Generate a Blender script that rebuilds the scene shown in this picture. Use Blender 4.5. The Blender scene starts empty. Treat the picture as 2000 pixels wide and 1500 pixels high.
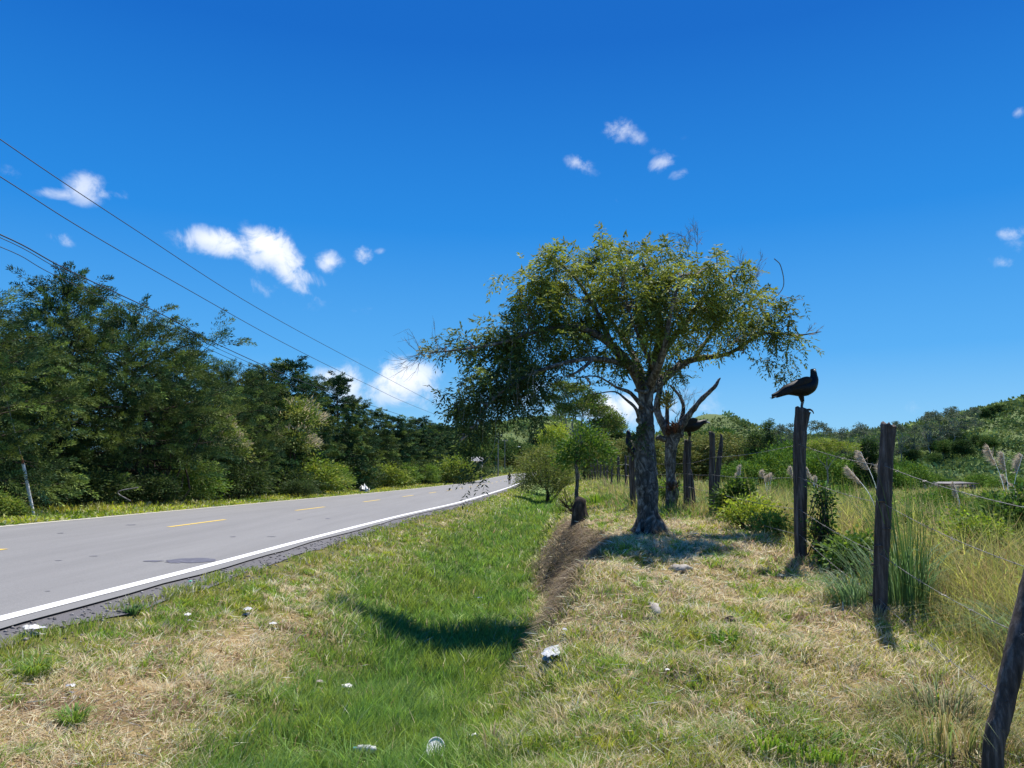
import bpy, math, numpy as np
from math import radians, sin, cos, pi
from mathutils import Vector, Matrix

# ------------------------------------------------------------------ camera, sky, sun, exposure
SC = bpy.context.scene
COL = SC.collection
CAMZ = 1.6
PITCH = math.atan(162 / 1500.0)
cam_d = bpy.data.cameras.new('camera'); cam = bpy.data.objects.new('camera', cam_d); COL.objects.link(cam)
cam.location = (0, 0, CAMZ); cam.rotation_euler = (pi / 2 + PITCH, 0, 0)
cam_d.sensor_width = 36; cam_d.lens = 27.0; cam_d.clip_start = .05; cam_d.clip_end = 5000
SC.camera = cam
SC.view_settings.view_transform = 'Standard'; SC.view_settings.look = 'None'
SC.view_settings.exposure = 0.55; SC.view_settings.gamma = 1
SC.render.resolution_x = 1024; SC.render.resolution_y = 768
CP, SP = cos(PITCH), sin(PITCH)
def ray(px, py):
    u = (px - 1000) / 1500.0; v = (750 - py) / 1500.0
    return np.array((u, CP - v * SP, SP + v * CP))
def at(px, py, Y):                      # a point of the place seen in direction (px, py) at ground distance Y
    d = ray(px, py); return np.array((0, 0, CAMZ)) + d * (Y / d[1])

SUN = np.array((0.23, 0.38, 0.885)); SUN /= np.linalg.norm(SUN)
sun_d = bpy.data.lights.new('sun', 'SUN'); sun_d.energy = 5.0; sun_d.angle = radians(.53); sun_d.color = (1, .955, .88)
sun = bpy.data.objects.new('sun', sun_d); COL.objects.link(sun)
sun.rotation_euler = Vector(SUN).to_track_quat('Z', 'Y').to_euler()
SUN_EL = math.asin(SUN[2]); SUN_ROT = math.atan2(SUN[0], SUN[1])

W = bpy.data.worlds.new('World'); SC.world = W; W.use_nodes = True
nt = W.node_tree; nt.nodes.clear()
def N(t, **k):
    n = nt.nodes.new(t)
    for a, b in k.items(): setattr(n, a, b)
    return n
def LK(a, b): nt.links.new(a, b)
def MA(op, a, b=None, c=None, clamp=False):
    n = N('ShaderNodeMath', operation=op, use_clamp=clamp)
    for i, v in enumerate((a, b, c)):
        if v is None: continue
        if isinstance(v, (int, float)): n.inputs[i].default_value = v
        else: LK(v, n.inputs[i])
    return n.outputs[0]
out = N('ShaderNodeOutputWorld'); bg = N('ShaderNodeBackground'); bg.inputs[1].default_value = 0.1
sky = N('ShaderNodeTexSky', sky_type='NISHITA'); sky.sun_disc = False
sky.sun_elevation = SUN_EL; sky.sun_rotation = SUN_ROT; sky.altitude = 1200; sky.air_density = 1.0; sky.dust_density = 0.3; sky.ozone_density = 3.0
tc = N('ShaderNodeTexCoord'); vec = tc.outputs['Generated']
sx = N('ShaderNodeSeparateXYZ'); LK(vec, sx.inputs[0])
ramp = N('ShaderNodeValToRGB'); el = ramp.color_ramp.elements          # clear tropical blue, by elevation
for i, (p_, c_) in enumerate([(0, (.31, .61, .85)), (.04, (.24, .55, .84)), (.14, (.085, .38, .81)), (.30, (.017, .235, .70)), (.5, (.005, .13, .53)), (1, (.003, .08, .38))]):
    e_ = el[i] if i < 2 else el.new(p_)
    e_.position = p_; e_.color = (*c_, 1)
LK(sx.outputs[2], ramp.inputs[0])
scl = N('ShaderNodeVectorMath', operation='SCALE'); scl.inputs['Scale'].default_value = 7.7; LK(ramp.outputs[0], scl.inputs[0])
hsv = N('ShaderNodeMix', data_type='RGBA'); hsv.inputs['Factor'].default_value = .97
LK(sky.outputs[0], hsv.inputs['A']); LK(scl.outputs[0], hsv.inputs['B'])
nz = N('ShaderNodeTexNoise'); nz.inputs['Scale'].default_value = 26; nz.inputs['Detail'].default_value = 9; nz.inputs['Roughness'].default_value = .62
nz.inputs['Distortion'].default_value = .35
LK(vec, nz.inputs['Vector'])
CLOUDS = [  # px, py, half width, half height, tilt deg, thickness
 (455,478,95,26,-4,1.0),(520,485,55,40,-25,1.1),(375,468,36,15,-5,.7),(560,530,62,24,-38,1.0),(545,505,45,36,-30,1.0),(590,540,38,18,-20,.9),(642,513,26,20,0,.85),(707,497,18,16,30,.8),(740,490,12,6,0,.35),
 (165,368,36,28,0,.7),(120,378,40,11,6,.55),(205,379,28,10,0,.6),(245,378,10,12,0,.3),(122,468,24,13,-15,.6),(30,335,30,12,0,.25),
 (1210,256,32,22,10,.62),(1230,266,30,16,-20,.5),(1190,243,24,9,-20,.45),(1137,323,30,15,-25,.6),(1295,318,26,15,25,.55),(1325,338,22,10,10,.4),(1290,290,22,10,0,.3),(1310,270,26,7,0,.25),(1205,402,8,12,0,.3),
 (785,745,66,42,0,1.05),(830,755,34,36,0,.7),(735,770,40,28,0,.6),(672,745,46,38,10,.85),(640,735,36,28,0,.8),(700,780,80,22,0,.55),
 (1205,800,58,32,0,1.0),(1165,810,40,24,0,.75),(1240,800,26,26,0,.7),(1060,775,40,34,0,.5),(1075,800,40,26,0,.45),(1000,852,30,12,20,.75),(985,846,14,10,0,.6),(1350,795,60,30,0,.35),(1480,800,60,20,0,.15),
 (1966,512,28,13,-15,.55),(1975,455,24,13,-5,.5),(1985,485,20,20,0,.3),(1798,795,22,20,0,.35),(1995,220,12,10,0,.5),(700,612,34,12,0,.18),(600,590,40,14,0,.2),(520,560,60,18,0,.3)]
tot = None; shade = None
for (px, py, rx, ry, tilt, th) in CLOUDS:
    d = ray(px, py); d /= np.linalg.norm(d)
    e1 = np.cross(d, (0, 0, 1)); e1 /= np.linalg.norm(e1); e2 = np.cross(e1, d)
    a = radians(tilt); f1 = e1 * cos(a) + e2 * sin(a); f2 = -e1 * sin(a) + e2 * cos(a)
    def dot(v, sc):
        n = N('ShaderNodeVectorMath', operation='DOT_PRODUCT'); LK(vec, n.inputs[0]); n.inputs[1].default_value = tuple(v * sc); return n.outputs['Value']
    k = 1 / 1500.0 * (1 + ((px - 1000) ** 2 + (py - 750) ** 2) / 1500 ** 2) ** -.5 * 1.45
    p = dot(f1, 1 / (rx * k)); q = dot(f2, 1 / (ry * k)); fw = dot(d, 1)
    r2 = MA('ADD', MA('MULTIPLY', p, p), MA('MULTIPLY', q, q))
    m = MA('MULTIPLY', MA('SUBTRACT', 1.0, r2, clamp=True), th)
    m = MA('MULTIPLY', m, MA('GREATER_THAN', fw, .5))
    sq = MA('MULTIPLY', m, MA('MULTIPLY', q, 1.0))
    tot = m if tot is None else MA('MAXIMUM', tot, m)
    shade = sq if shade is None else MA('ADD', shade, sq)
dens = MA('ADD', tot, MA('MULTIPLY', MA('SUBTRACT', nz.outputs[0], .5), MA('MULTIPLY', MA('GREATER_THAN', tot, 0.0), 3.0)))
dens = MA('SUBTRACT', dens, .16)
mr = N('ShaderNodeMapRange', interpolation_type='SMOOTHSTEP'); LK(dens, mr.inputs[0]); mr.inputs[1].default_value = .0; mr.inputs[2].default_value = .85
edge = MA('MULTIPLY', MA('MULTIPLY', tot, 6.0, clamp=True), mr.outputs[0])
alpha = MA('MULTIPLY', edge, MA('ADD', MA('MULTIPLY', tot, .84), .08, clamp=True))
cc = N('ShaderNodeMix', data_type='RGBA'); cc.inputs['A'].default_value = (5.2, 5.9, 7.2, 1); cc.inputs['B'].default_value = (7.9, 8.0, 8.3, 1)
LK(MA('ADD', MA('MULTIPLY', shade, .5), MA('MULTIPLY', dens, .8), clamp=True), cc.inputs['Factor'])
mx = N('ShaderNodeMix', data_type='RGBA'); LK(alpha, mx.inputs['Factor']); LK(hsv.outputs['Result'], mx.inputs['A']); LK(cc.outputs['Result'], mx.inputs['B'])
LK(mx.outputs['Result'], bg.inputs[0]); LK(bg.outputs[0], out.inputs[0])

# ------------------------------------------------------------------ helpers
def rg(seed): return np.random.default_rng(seed)
def tag(o, label=None, cat=None, group=None, kind=None):
    if label: o['label'] = label
    if cat: o['category'] = cat
    if group: o['group'] = group
    if kind: o['kind'] = kind
    return o
def empty(name, loc, label, cat, group=None):
    o = bpy.data.objects.new(name, None); COL.objects.link(o); o.location = tuple(loc); o.empty_display_size = .3
    return tag(o, label, cat, group)
class MB:
    def __init__(s): s.V = []; s.L = []; s.T = []; s.C = []; s.n = 0
    def add(s, V, F, C=(1, 1, 1)):
        V = np.asarray(V, float).reshape(-1, 3); F = np.asarray(F, np.int64)
        C = np.asarray(C, float)
        if C.ndim == 1: C = np.tile(C, (len(V), 1))
        s.V.append(V); s.L.append((F + s.n).ravel()); s.T.append(np.full(len(F), F.shape[1])); s.C.append(C); s.n += len(V)
    def build(s, name, mat, parent=None, smooth=False, origin=None):
        V = np.concatenate(s.V); L = np.concatenate(s.L); T = np.concatenate(s.T); C = np.concatenate(s.C)
        if origin is not None: V = V - np.asarray(origin)
        me = bpy.data.meshes.new(name)
        me.vertices.add(len(V)); me.vertices.foreach_set('co', V.astype(np.float32).ravel())
        me.loops.add(len(L)); me.loops.foreach_set('vertex_index', L.astype(np.int32))
        me.polygons.add(len(T)); st = np.concatenate(([0], np.cumsum(T)[:-1]))
        me.polygons.foreach_set('loop_start', st.astype(np.int32)); me.polygons.foreach_set('loop_total', T.astype(np.int32))
        if smooth: me.polygons.foreach_set('use_smooth', np.ones(len(T), bool))
        me.update(calc_edges=True)
        a = me.color_attributes.new('tint', 'FLOAT_COLOR', 'POINT')
        a.data.foreach_set('color', np.concatenate((C, np.ones((len(C), 1))), 1).astype(np.float32).ravel())
        me.materials.append(mat)
        o = bpy.data.objects.new(name, me); COL.objects.link(o)
        if parent is not None: o.parent = parent
        elif origin is not None: o.location = tuple(origin)
        return o
def unit(v): return v / (np.linalg.norm(v, axis=-1, keepdims=True) + 1e-9)
def rdir(r, n): return unit(r.normal(size=(n, 3)))
def diamonds(mb, P, D, L, Wd, r, C, side=None, fold=0):
    n = len(P); D = unit(D)
    S = unit(np.cross(D, rdir(r, n) if side is None else side)); L = np.broadcast_to(L, (n,))[:, None]; Wd = np.broadcast_to(Wd, (n,))[:, None]
    V = np.stack((P, P + D * L * .45 + S * Wd / 2, P + D * L, P + D * L * .45 - S * Wd / 2), 1)
    mb.add(V.reshape(-1, 3), np.arange(4 * n).reshape(n, 4), np.repeat(C, 4, 0))
def blades(mb, P, h, w, lean, r, C, curl=.0, tipc=1.15, up=None):
    n = len(P); a = r.uniform(0, 2 * pi, n); S = np.stack((np.cos(a), np.sin(a), 0 * a), 1) * (w / 2)[:, None]
    U = np.zeros((n, 3)); U[:, 2] = h
    m = P + U * .55 + lean * .32; t = P + U * (1 - curl)[:, None] + lean if hasattr(curl, '__len__') else P + U * (1 - curl) + lean
    V = np.stack((P - S, P + S, m + S * .75, m - S * .75, t), 1)
    i = np.arange(n)[:, None] * 5
    F = np.concatenate((i + [[0, 1, 2]], i + [[0, 2, 3]], i + [[3, 2, 4]]))
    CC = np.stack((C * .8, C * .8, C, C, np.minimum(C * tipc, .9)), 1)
    mb.add(V.reshape(-1, 3), F, CC.reshape(-1, 3))
def tube(mb, P, R, seg=8, C=(1, 1, 1), cap=True, wob=0, r=None, flat=1.0):
    P = np.asarray(P, float); n = len(P); R = np.broadcast_to(R, (n,)).astype(float)
    T = unit(np.gradient(P, axis=0)); ref = np.array((0, 1., 0)) if abs(T[:, 1]).max() < .9 else np.array((1., 0, 0))
    A = unit(np.cross(T, ref)); B = np.cross(T, A)
    th = np.arange(seg) * 2 * pi / seg
    rr = R[:, None] * (1 + (r.normal(size=(n, seg)) * wob if wob else 0))
    V = P[:, None] + (A[:, None] * np.cos(th)[None, :, None] + B[:, None] * np.sin(th)[None, :, None] * flat) * rr[..., None]
    V = V.reshape(-1, 3); i = np.arange(n - 1)[:, None] * seg; j = np.arange(seg); k = (j + 1) % seg
    F = np.stack((i + j, i + k, i + seg + k, i + seg + j), -1).reshape(-1, 4)
    mb.add(V, F, C)
    if cap:
        for e, rev in ((0, 1), (n - 1, 0)):
            ring = V[e * seg:(e + 1) * seg]; c = P[e]
            f = np.stack((j, k, np.full(seg, seg)), 1)
            mb.add(np.vstack((ring, c)), f[:, ::-1] if rev else f, C)
def spline(P, n=4):
    P = np.asarray(P, float); out = []
    Q = np.vstack((2 * P[0] - P[1], P, 2 * P[-1] - P[-2]))
    for i in range(1, len(Q) - 2):
        for t in np.arange(n) / n:
            a, b, c, d = Q[i - 1:i + 3]
            out.append(.5 * ((2 * b) + (c - a) * t + (2 * a - 5 * b + 4 * c - d) * t * t + (3 * b - a - 3 * c + d) * t ** 3))
    out.append(P[-1]); return np.array(out)
def hsh(i, j, s):
    n = (i * 374761393 + j * 668265263 + s * 974634777) & 0x7fffffff
    n = ((n ^ (n >> 13)) * 1274126177) & 0x7fffffff
    return ((n ^ (n >> 16)) & 0xffff) / 65535.0
def vn(x, y, sc, s=0):
    x = np.asarray(x, float) / sc; y = np.asarray(y, float) / sc
    i = np.floor(x).astype(np.int64); j = np.floor(y).astype(np.int64); fx = x - i; fy = y - j
    fx = fx * fx * (3 - 2 * fx); fy = fy * fy * (3 - 2 * fy)
    return (hsh(i, j, s) * (1 - fx) + hsh(i + 1, j, s) * fx) * (1 - fy) + (hsh(i, j + 1, s) * (1 - fx) + hsh(i + 1, j + 1, s) * fx) * fy
def fbm(x, y, sc, s=0, o=4):
    t = 0; a = .5; w = 0
    for k in range(o): t = t + a * vn(x, y, sc / 2 ** k, s + k * 17); w += a; a *= .55
    return t / w
def sstep(a, b, x): t = np.clip((x - a) / (b - a), 0, 1); return t * t * (3 - 2 * t)
def lerp(a, b, t): return a + (b - a) * t

# ------------------------------------------------------------------ materials
def newmat(name):
    m = bpy.data.materials.new(name); m.use_nodes = True; m.node_tree.nodes.clear(); return m
def mat_leaf(name, rough=.6, trans=.35, spec=.3):
    m = newmat(name); t = m.node_tree; n = t.nodes; l = t.links
    o = n.new('ShaderNodeOutputMaterial'); a = n.new('ShaderNodeAttribute'); a.attribute_name = 'tint'
    p = n.new('ShaderNodeBsdfPrincipled'); p.inputs['Roughness'].default_value = rough; p.inputs['Specular IOR Level'].default_value = spec
    tr = n.new('ShaderNodeBsdfTranslucent'); mx = n.new('ShaderNodeMixShader'); mx.inputs[0].default_value = trans
    l.new(a.outputs['Color'], p.inputs['Base Color'])
    h = n.new('ShaderNodeHueSaturation'); h.inputs['Hue'].default_value = .485; h.inputs['Saturation'].default_value = 1.15; h.inputs['Value'].default_value = 1.1
    l.new(a.outputs['Color'], h.inputs['Color']); l.new(h.outputs[0], tr.inputs[0])
    l.new(p.outputs[0], mx.inputs[1]); l.new(tr.outputs[0], mx.inputs[2]); l.new(mx.outputs[0], o.inputs[0]); return m
def mat_noise(name, stops, scale=(1, 1, 1), nscale=5, detail=8, rough=.8, bump=.3, bd=.01, dist=0, attr=False, metal=0, spec=.3, nrough=.6):
    m = newmat(name); t = m.node_tree; n = t.nodes; l = t.links
    o = n.new('ShaderNodeOutputMaterial'); p = n.new('ShaderNodeBsdfPrincipled')
    p.inputs['Roughness'].default_value = rough; p.inputs['Metallic'].default_value = metal; p.inputs['Specular IOR Level'].default_value = spec
    tcn = n.new('ShaderNodeTexCoord'); mp = n.new('ShaderNodeMapping'); mp.inputs['Scale'].default_value = scale
    z = n.new('ShaderNodeTexNoise'); z.inputs['Scale'].default_value = nscale; z.inputs['Detail'].default_value = detail; z.inputs['Distortion'].default_value = dist; z.inputs['Roughness'].default_value = nrough
    r = n.new('ShaderNodeValToRGB'); e = r.color_ramp.elements
    for i, (pos, c) in enumerate(stops):
        x = e[i] if i < 2 else e.new(pos)
        x.position = pos; x.color = (*c, 1)
    l.new(tcn.outputs['Object'], mp.inputs[0]); l.new(mp.outputs[0], z.inputs['Vector']); l.new(z.outputs[0], r.inputs[0])
    col = r.outputs[0]
    if attr:
        a = n.new('ShaderNodeAttribute'); a.attribute_name = 'tint'; mm = n.new('ShaderNodeMix'); mm.data_type = 'RGBA'; mm.blend_type = 'MULTIPLY'; mm.inputs['Factor'].default_value = 1
        l.new(a.outputs['Color'], mm.inputs['A']); l.new(col, mm.inputs['B']); col = mm.outputs['Result']
    l.new(col, p.inputs['Base Color'])
    if bump:
        b = n.new('ShaderNodeBump'); b.inputs['Strength'].default_value = bump; b.inputs['Distance'].default_value = bd
        l.new(z.outputs[0], b.inputs['Height']); l.new(b.outputs[0], p.inputs['Normal'])
    l.new(p.outputs[0], o.inputs[0]); return m
M_LEAF = mat_leaf('leaf', .62, .3, .15)
M_NEEDLE = mat_leaf('needle_foliage', .7, .12, .12)
M_FAR = mat_leaf('distant_foliage', .8, .15, .05)
M_GRASS = mat_leaf('grass_blade', .6, .4, .25)
M_FLOWER = mat_leaf('pale_flower', .7, .3, .2)
M_GROUND = mat_noise('ground', [(.25, (.55, .5, .45)), (.75, (1.15, 1.1, 1.0))], nscale=9, detail=10, rough=.95, bump=.8, bd=.05, attr=True)
M_BARK = mat_noise('mottled_bark', [(.36, (.03, .026, .022)), (.5, (.085, .075, .065)), (.6, (.2, .185, .165)), (.72, (.42, .4, .37))], (1, 1, .6), 9, 10, .9, 1, .03, dist=1.6)
M_BARK2 = mat_noise('dark_bark', [(.35, (.02, .014, .01)), (.6, (.09, .065, .05)), (.8, (.22, .19, .16))], (1, 1, .35), 14, 8, .9, .9, .02)
M_TWIG = mat_noise('twig', [(.35, (.12, .1, .08)), (.65, (.36, .33, .29))], nscale=12, rough=.85)
M_POST = mat_noise('weathered_post', [(.32, (.022, .017, .014)), (.5, (.07, .055, .048)), (.64, (.17, .14, .125)), (.8, (.3, .27, .24))], (1, 1, .07), 30, 9, .85, 1, .012, nrough=.7)
M_WIRE = mat_noise('galvanized_wire', [(.3, (.12, .11, .1)), (.7, (.35, .34, .33))], nscale=40, rough=.5, metal=.5)
M_CABLE = mat_noise('black_cable', [(.3, (.02, .022, .03)), (.7, (.04, .045, .06))], nscale=5, rough=.5)
M_ASPHALT = None
M_STONE = mat_noise('pale_stone', [(.3, (.22, .19, .15)), (.7, (.5, .46, .4))], nscale=14, rough=.95, bump=1, bd=.02)
M_WHITE = mat_noise('white_plastic', [(.35, (.4, .4, .37)), (.6, (.66, .67, .65))], nscale=6, rough=.4, spec=.5)
M_BIRD = mat_noise('black_feather', [(.3, (.003, .003, .004)), (.7, (.010, .010, .013))], (1, 1, 3), 25, 6, .5, .5, .004, spec=.22)
M_SKINB = mat_noise('bare_grey_skin', [(.35, (.03, .028, .028)), (.7, (.10, .09, .085))], nscale=60, rough=.7, bump=1, bd=.004)
M_BLEG = mat_noise('pale_bird_leg', [(.3, (.07, .07, .07)), (.7, (.18, .175, .17))], nscale=60, rough=.8)
M_BEAK = mat_noise('horn_beak', [(.3, (.3, .28, .25)), (.7, (.5, .47, .42))], nscale=30, rough=.5)

# ------------------------------------------------------------------ road geometry and terrain height
_ys = np.array([-60, -15, 0, 7, 10, 15.5, 24, 34, 48, 62, 80, 113, 140, 170, 200, 240, 300, 400.])
_R = np.array([-8, -5.6, -4.8, -4.5, -4.25, -4.0, -3.45, -2.5, -1.7, -1.0, -.2, 1.1, 2.8, 5.3, 9, 17, 34, 75.])
_L = np.array([-17.5, -15, -13.6, -13.2, -13.0, -12.75, -12.1, -11.28, -10.1, -9.1, -8.3, -7.0, -5.3, -2.7, 1.0, 9, 26, 67.])
_rd = np.array([.9, 1.1, 1.25, 1.32, 1.35, 1.405, 1.49, 1.59, 1.73, 1.87, 2.05, 2.36, 2.3, 2.04, 1.7, 1.2, .2, -2.])
_yy = np.linspace(-60, 400, 921)
def _sm(v):
    a = np.interp(_yy, _ys, v); k = np.hanning(17); k /= k.sum(); return np.convolve(np.pad(a, 8, mode='reflect', reflect_type='odd'), k, 'valid')
_Rs, _Ls, _Ds = _sm(_R), _sm(_L), _sm(_rd)
def Rr(y): return np.interp(y, _yy, _Rs)
def Ll(y): return np.interp(y, _yy, _Ls)
def Rd(y): return np.interp(y, _yy, _Ds)
def road_z(y): return CAMZ - Rd(y)
def toe(y): return np.interp(y, [0, 6, 8, 11, 13, 18], [3.9, 4.1, 4.48, 4.68, 4.66, 4.1])
def topk(y): return np.interp(y, [0, 5, 7, 8, 9.5, 11, 13, 17], [5.1, 5.05, 4.95, 4.98, 5.3, 5.55, 5.35, 5.0])
def Hs(x, y):
    x = np.asarray(x, float); y = np.asarray(y, float)
    r = Rd(y)
    bt = np.interp(y, [0, 4, 5, 8, 10, 15, 20, 39, 78, 120, 300], [1.62, 1.6, 1.5, 1.06, .99, 1.0, 1.12, 1.25, 1.7, 2.1, 1.0])
    cr = np.interp(y, [0, 4, 5, 7.2, 9.8, 12, 16, 30, 48, 80, 120, 300], [1.62, 1.66, 1.56, 1.3, 1.06, .97, .9, .92, 1.0, 1.4, 1.9, 1.0])
    fe = np.interp(y, [0, 5, 7.2, 9.8, 12, 16, 30, 48, 80, 120, 300], [1.75, 1.8, 1.45, 1.12, 1.02, .95, 1.05, 1.15, 1.6, 2.0, 1.0])
    f1 = np.interp(y, [0, 10, 20, 40, 60, 90, 150, 300], [1.9, 1.7, 1.75, 1.9, 2.3, 2.9, 3.0, 2.0])
    dd = r + np.interp(y, [0, 5, 8, 20, 80, 150], [.6, .66, .86, .82, .72, .4])
    s = x - Rr(y); o = np.zeros_like(s + r)
    kn = [(0, r + .05), (.75, r + .06), (2.2, r + .42), (3.05, dd), (toe(y), dd), (topk(y), bt), (6.5, cr), (8.6, fe), (16, f1), (400, f1)]
    for off in (-.16, -.08, 0, .08, .16):
        ss = s + off * np.clip((s - .6) / .6, 0, 1); v = np.full_like(o, 0.0) + kn[0][1]
        for (a, va), (b, vb) in zip(kn[:-1], kn[1:]):
            t = (ss - a) / (b - a); m = (t >= 0)
            v = np.where(m, va + (vb - va) * np.clip(t, 0, 1), v)
        o += v / 5
    q = Ll(y) - x
    lf = np.interp(q, [0, .3, 3, 6, 9, 14, 60, 300], [.05, .05, .12, .3, .25, .1, -.5, -4]) + r
    return np.where(q > 0, lf, o), s, q
def H(x, y):
    o, s, q = Hs(x, y)
    z = CAMZ - o
    g = lambda cx, cy, sx, sy, A: A * np.exp(-((x - cx) ** 2 / (2 * sx * sx) + (y - cy) ** 2 / (2 * sy * sy)))
    mk = sstep(8, 40, np.abs(s + 4.2))
    z = z + g(305, 335, 90, 95, 39) + g(115, 455, 20, 30, 16.5) + g(125, 470, 60, 60, 13) + mk * g(-30, 330, 70, 60, 12) + mk * g(20, 420, 30, 60, 16) + g(200, 300, 60, 60, 4)
    z = z + np.clip(np.hypot(x, y) - 350, 0, None) * .012
    off = np.clip(np.minimum(np.abs(s + 4.2) - 4.95, 2) / 2, 0, 1)
    z = z + off * ((fbm(x, y, .7, 3, 3) - .5) * .17 + (fbm(x, y, 3.0, 9, 3) - .5) * .16 + (fbm(x, y, .22, 5, 2) - .5) * .06)
    far = np.clip((np.hypot(x, y) - 60) / 150, 0, 1); z = z + mk * far * (fbm(x, y, 25, 21, 4) - .5) * 5
    return z
def h1(x, y): return float(H(np.array([x], float), np.array([y], float))[0])
def on(px, Y, dz=0):
    X = (px - 1000) / 1500.0 * Y * 1.0; return np.array((X, Y, h1(X, Y) + dz))

STRAW = np.array((.80, .68, .45)); BROWN = np.array((.40, .29, .19)); OLIVE = np.array((.34, .36, .09))
YEL = np.array((.36, .40, .08)); LUSH = np.array((.18, .32, .08)); MID = np.array((.22, .36, .07))
def gmix(x, y):
    """dryness 0..1, lushness 0..1, yellow-green 0..1 of the ground cover"""
    s = x - Rr(y); q = Ll(y) - x
    n1 = fbm(x, y, 1.6, 31, 4); n2 = fbm(x, y, .5, 77, 3); n3 = fbm(x, y, 5, 55, 3)
    ww = np.interp(y, [4, 9, 15, 40], [.95, 1.15, 1.4, 1.4])
    lush = np.exp(-np.abs((s - np.interp(y, [6, 15], [3.55, 3.15]) + (n1 - .5) * 1.2) / ww) ** 3)
    lush = np.maximum(lush, sstep(.42, .62, n1) * sstep(9, 12, y) * sstep(2.0, 2.8, s) * (1 - sstep(4.2, 4.8, s)))
    dry = sstep(.9, 1.5, s) * (1 - sstep(2.4, 3.0, s)) * np.interp(y, [5, 8.5, 11, 20], [.95, .9, .4, .2]) * sstep(.32, .55, n1 + (n2 - .5) * .5 + .1)
    bank = sstep(4.3, 4.9, s) * (1 - sstep(7.3, 8.6, s))
    bd = np.interp(y, [4, 6, 7, 10.8, 12, 14, 16, 20], [.4, .5, .72, .85, .75, .65, .12, .05])
    dry = np.maximum(dry, bank * bd * sstep(.3, .6, n1 * .5 + n2 * .5 + .05))
    dry = np.maximum(dry, sstep(4.0, 4.6, s) * (1 - sstep(5.2, 6, s)) * sstep(9, 10, y) * (1 - sstep(15, 18, y)))
    dry = dry * (1 - lush * .85)
    yel = np.clip(sstep(.45, .65, n3) + sstep(6, 8, s) * .4, 0, 1) * (1 - lush)
    return dry, lush, yel
def soil(x, y):
    s = x - Rr(y); a = toe(y) + .0; b = topk(y) + .12
    return sstep(a - .15, a + .2, s) * (1 - sstep(b - .2, b + .15, s)) * sstep(6.6, 8.0, y) * (1 - sstep(14.5, 17, y)) * np.clip(.35 + 1.1 * fbm(x, y, .6, 222, 3), 0, 1)
def gcol(x, y, r=None):
    dry, lush, yel = gmix(x, y)
    n = len(x); u = r.random(n) if r is not None else np.full(n, .5); u2 = r.random(n) if r is not None else np.full(n, .5)
    f = fbm(x, y, .35, 91, 3)
    base = lerp(OLIVE, MID, np.clip(f * 1.6 - .3, 0, 1)[:, None]); base = lerp(base, YEL, (yel * .75)[:, None]); lf = sstep(.4, .65, fbm(x, y, .8, 171, 3)); base = lerp(base, lerp(LUSH, lerp(YEL, OLIVE, f[:, None]), (lf * .35)[:, None]), lush[:, None])
    dc = lerp(STRAW, BROWN, sstep(.5, .75, f + (u2 - .5) * .5)[:, None])
    pd = np.clip(.12 + dry * .75 + (yel * .12), 0, .92) * (1 - lush * .8)
    isd = (u < pd)[:, None] if r is not None else pd[:, None]
    c = np.where(isd, dc, base) if r is not None else lerp(base, dc, isd)
    if r is not None: c = lerp(c, np.where((u < .4)[:, None], np.array((.20, .175, .085)), np.array((.06, .055, .025))), (soil(x, y) * .95)[:, None]) * np.exp(r.normal(0, .22, n))[:, None]
    return np.clip(c, 0, .85)
# far ground sheet
def axis(seg):
    out = []
    for a, b, st in seg: out += list(np.arange(a, b, st))
    return np.array(out + [seg[-1][1]])
def build_ground():
    xs = axis([(-900, -300, 40), (-300, -60, 6), (-60, -16, 1.2), (-16, -5.6, .4), (-5.6, 7, .1), (7, 12, .25), (12, 40, .8), (40, 400, 5), (400, 1200, 50)])
    ys = axis([(-30, 0, 1.5), (0, 3, .3), (3, 16, .11), (16, 30, .3), (30, 60, .7), (60, 140, 2), (140, 620, 6), (620, 1800, 60)])
    X, Y = np.meshgrid(xs, ys); x = X.ravel(); y = Y.ravel(); z = H(x, y)
    ny, nx = X.shape; i = np.arange(ny - 1)[:, None] * nx + np.arange(nx - 1)
    F = np.stack((i, i + 1, i + nx + 1, i + nx), -1).reshape(-1, 4)
    c = gcol(x, y); d = np.hypot(x, y)
    near = (1 - sstep(20, 50, d))[:, None]
    c = c * lerp(np.array((.62, .68, .6)), np.array((.42, .36, .30)), near)
    c = lerp(c, np.array((.11, .165, .05)), sstep(90, 160, d)[:, None])
    c = lerp(c, np.array((.045, .033, .023)), (soil(x, y) * .9)[:, None])
    mb = MB(); mb.add(np.stack((x, y, z), 1), F, c)
    o = mb.build('ground', M_GROUND, smooth=True); tag(o, 'grassy ground sheet with ditch, bank, field and hills', None, None, 'structure')
build_ground()

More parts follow.
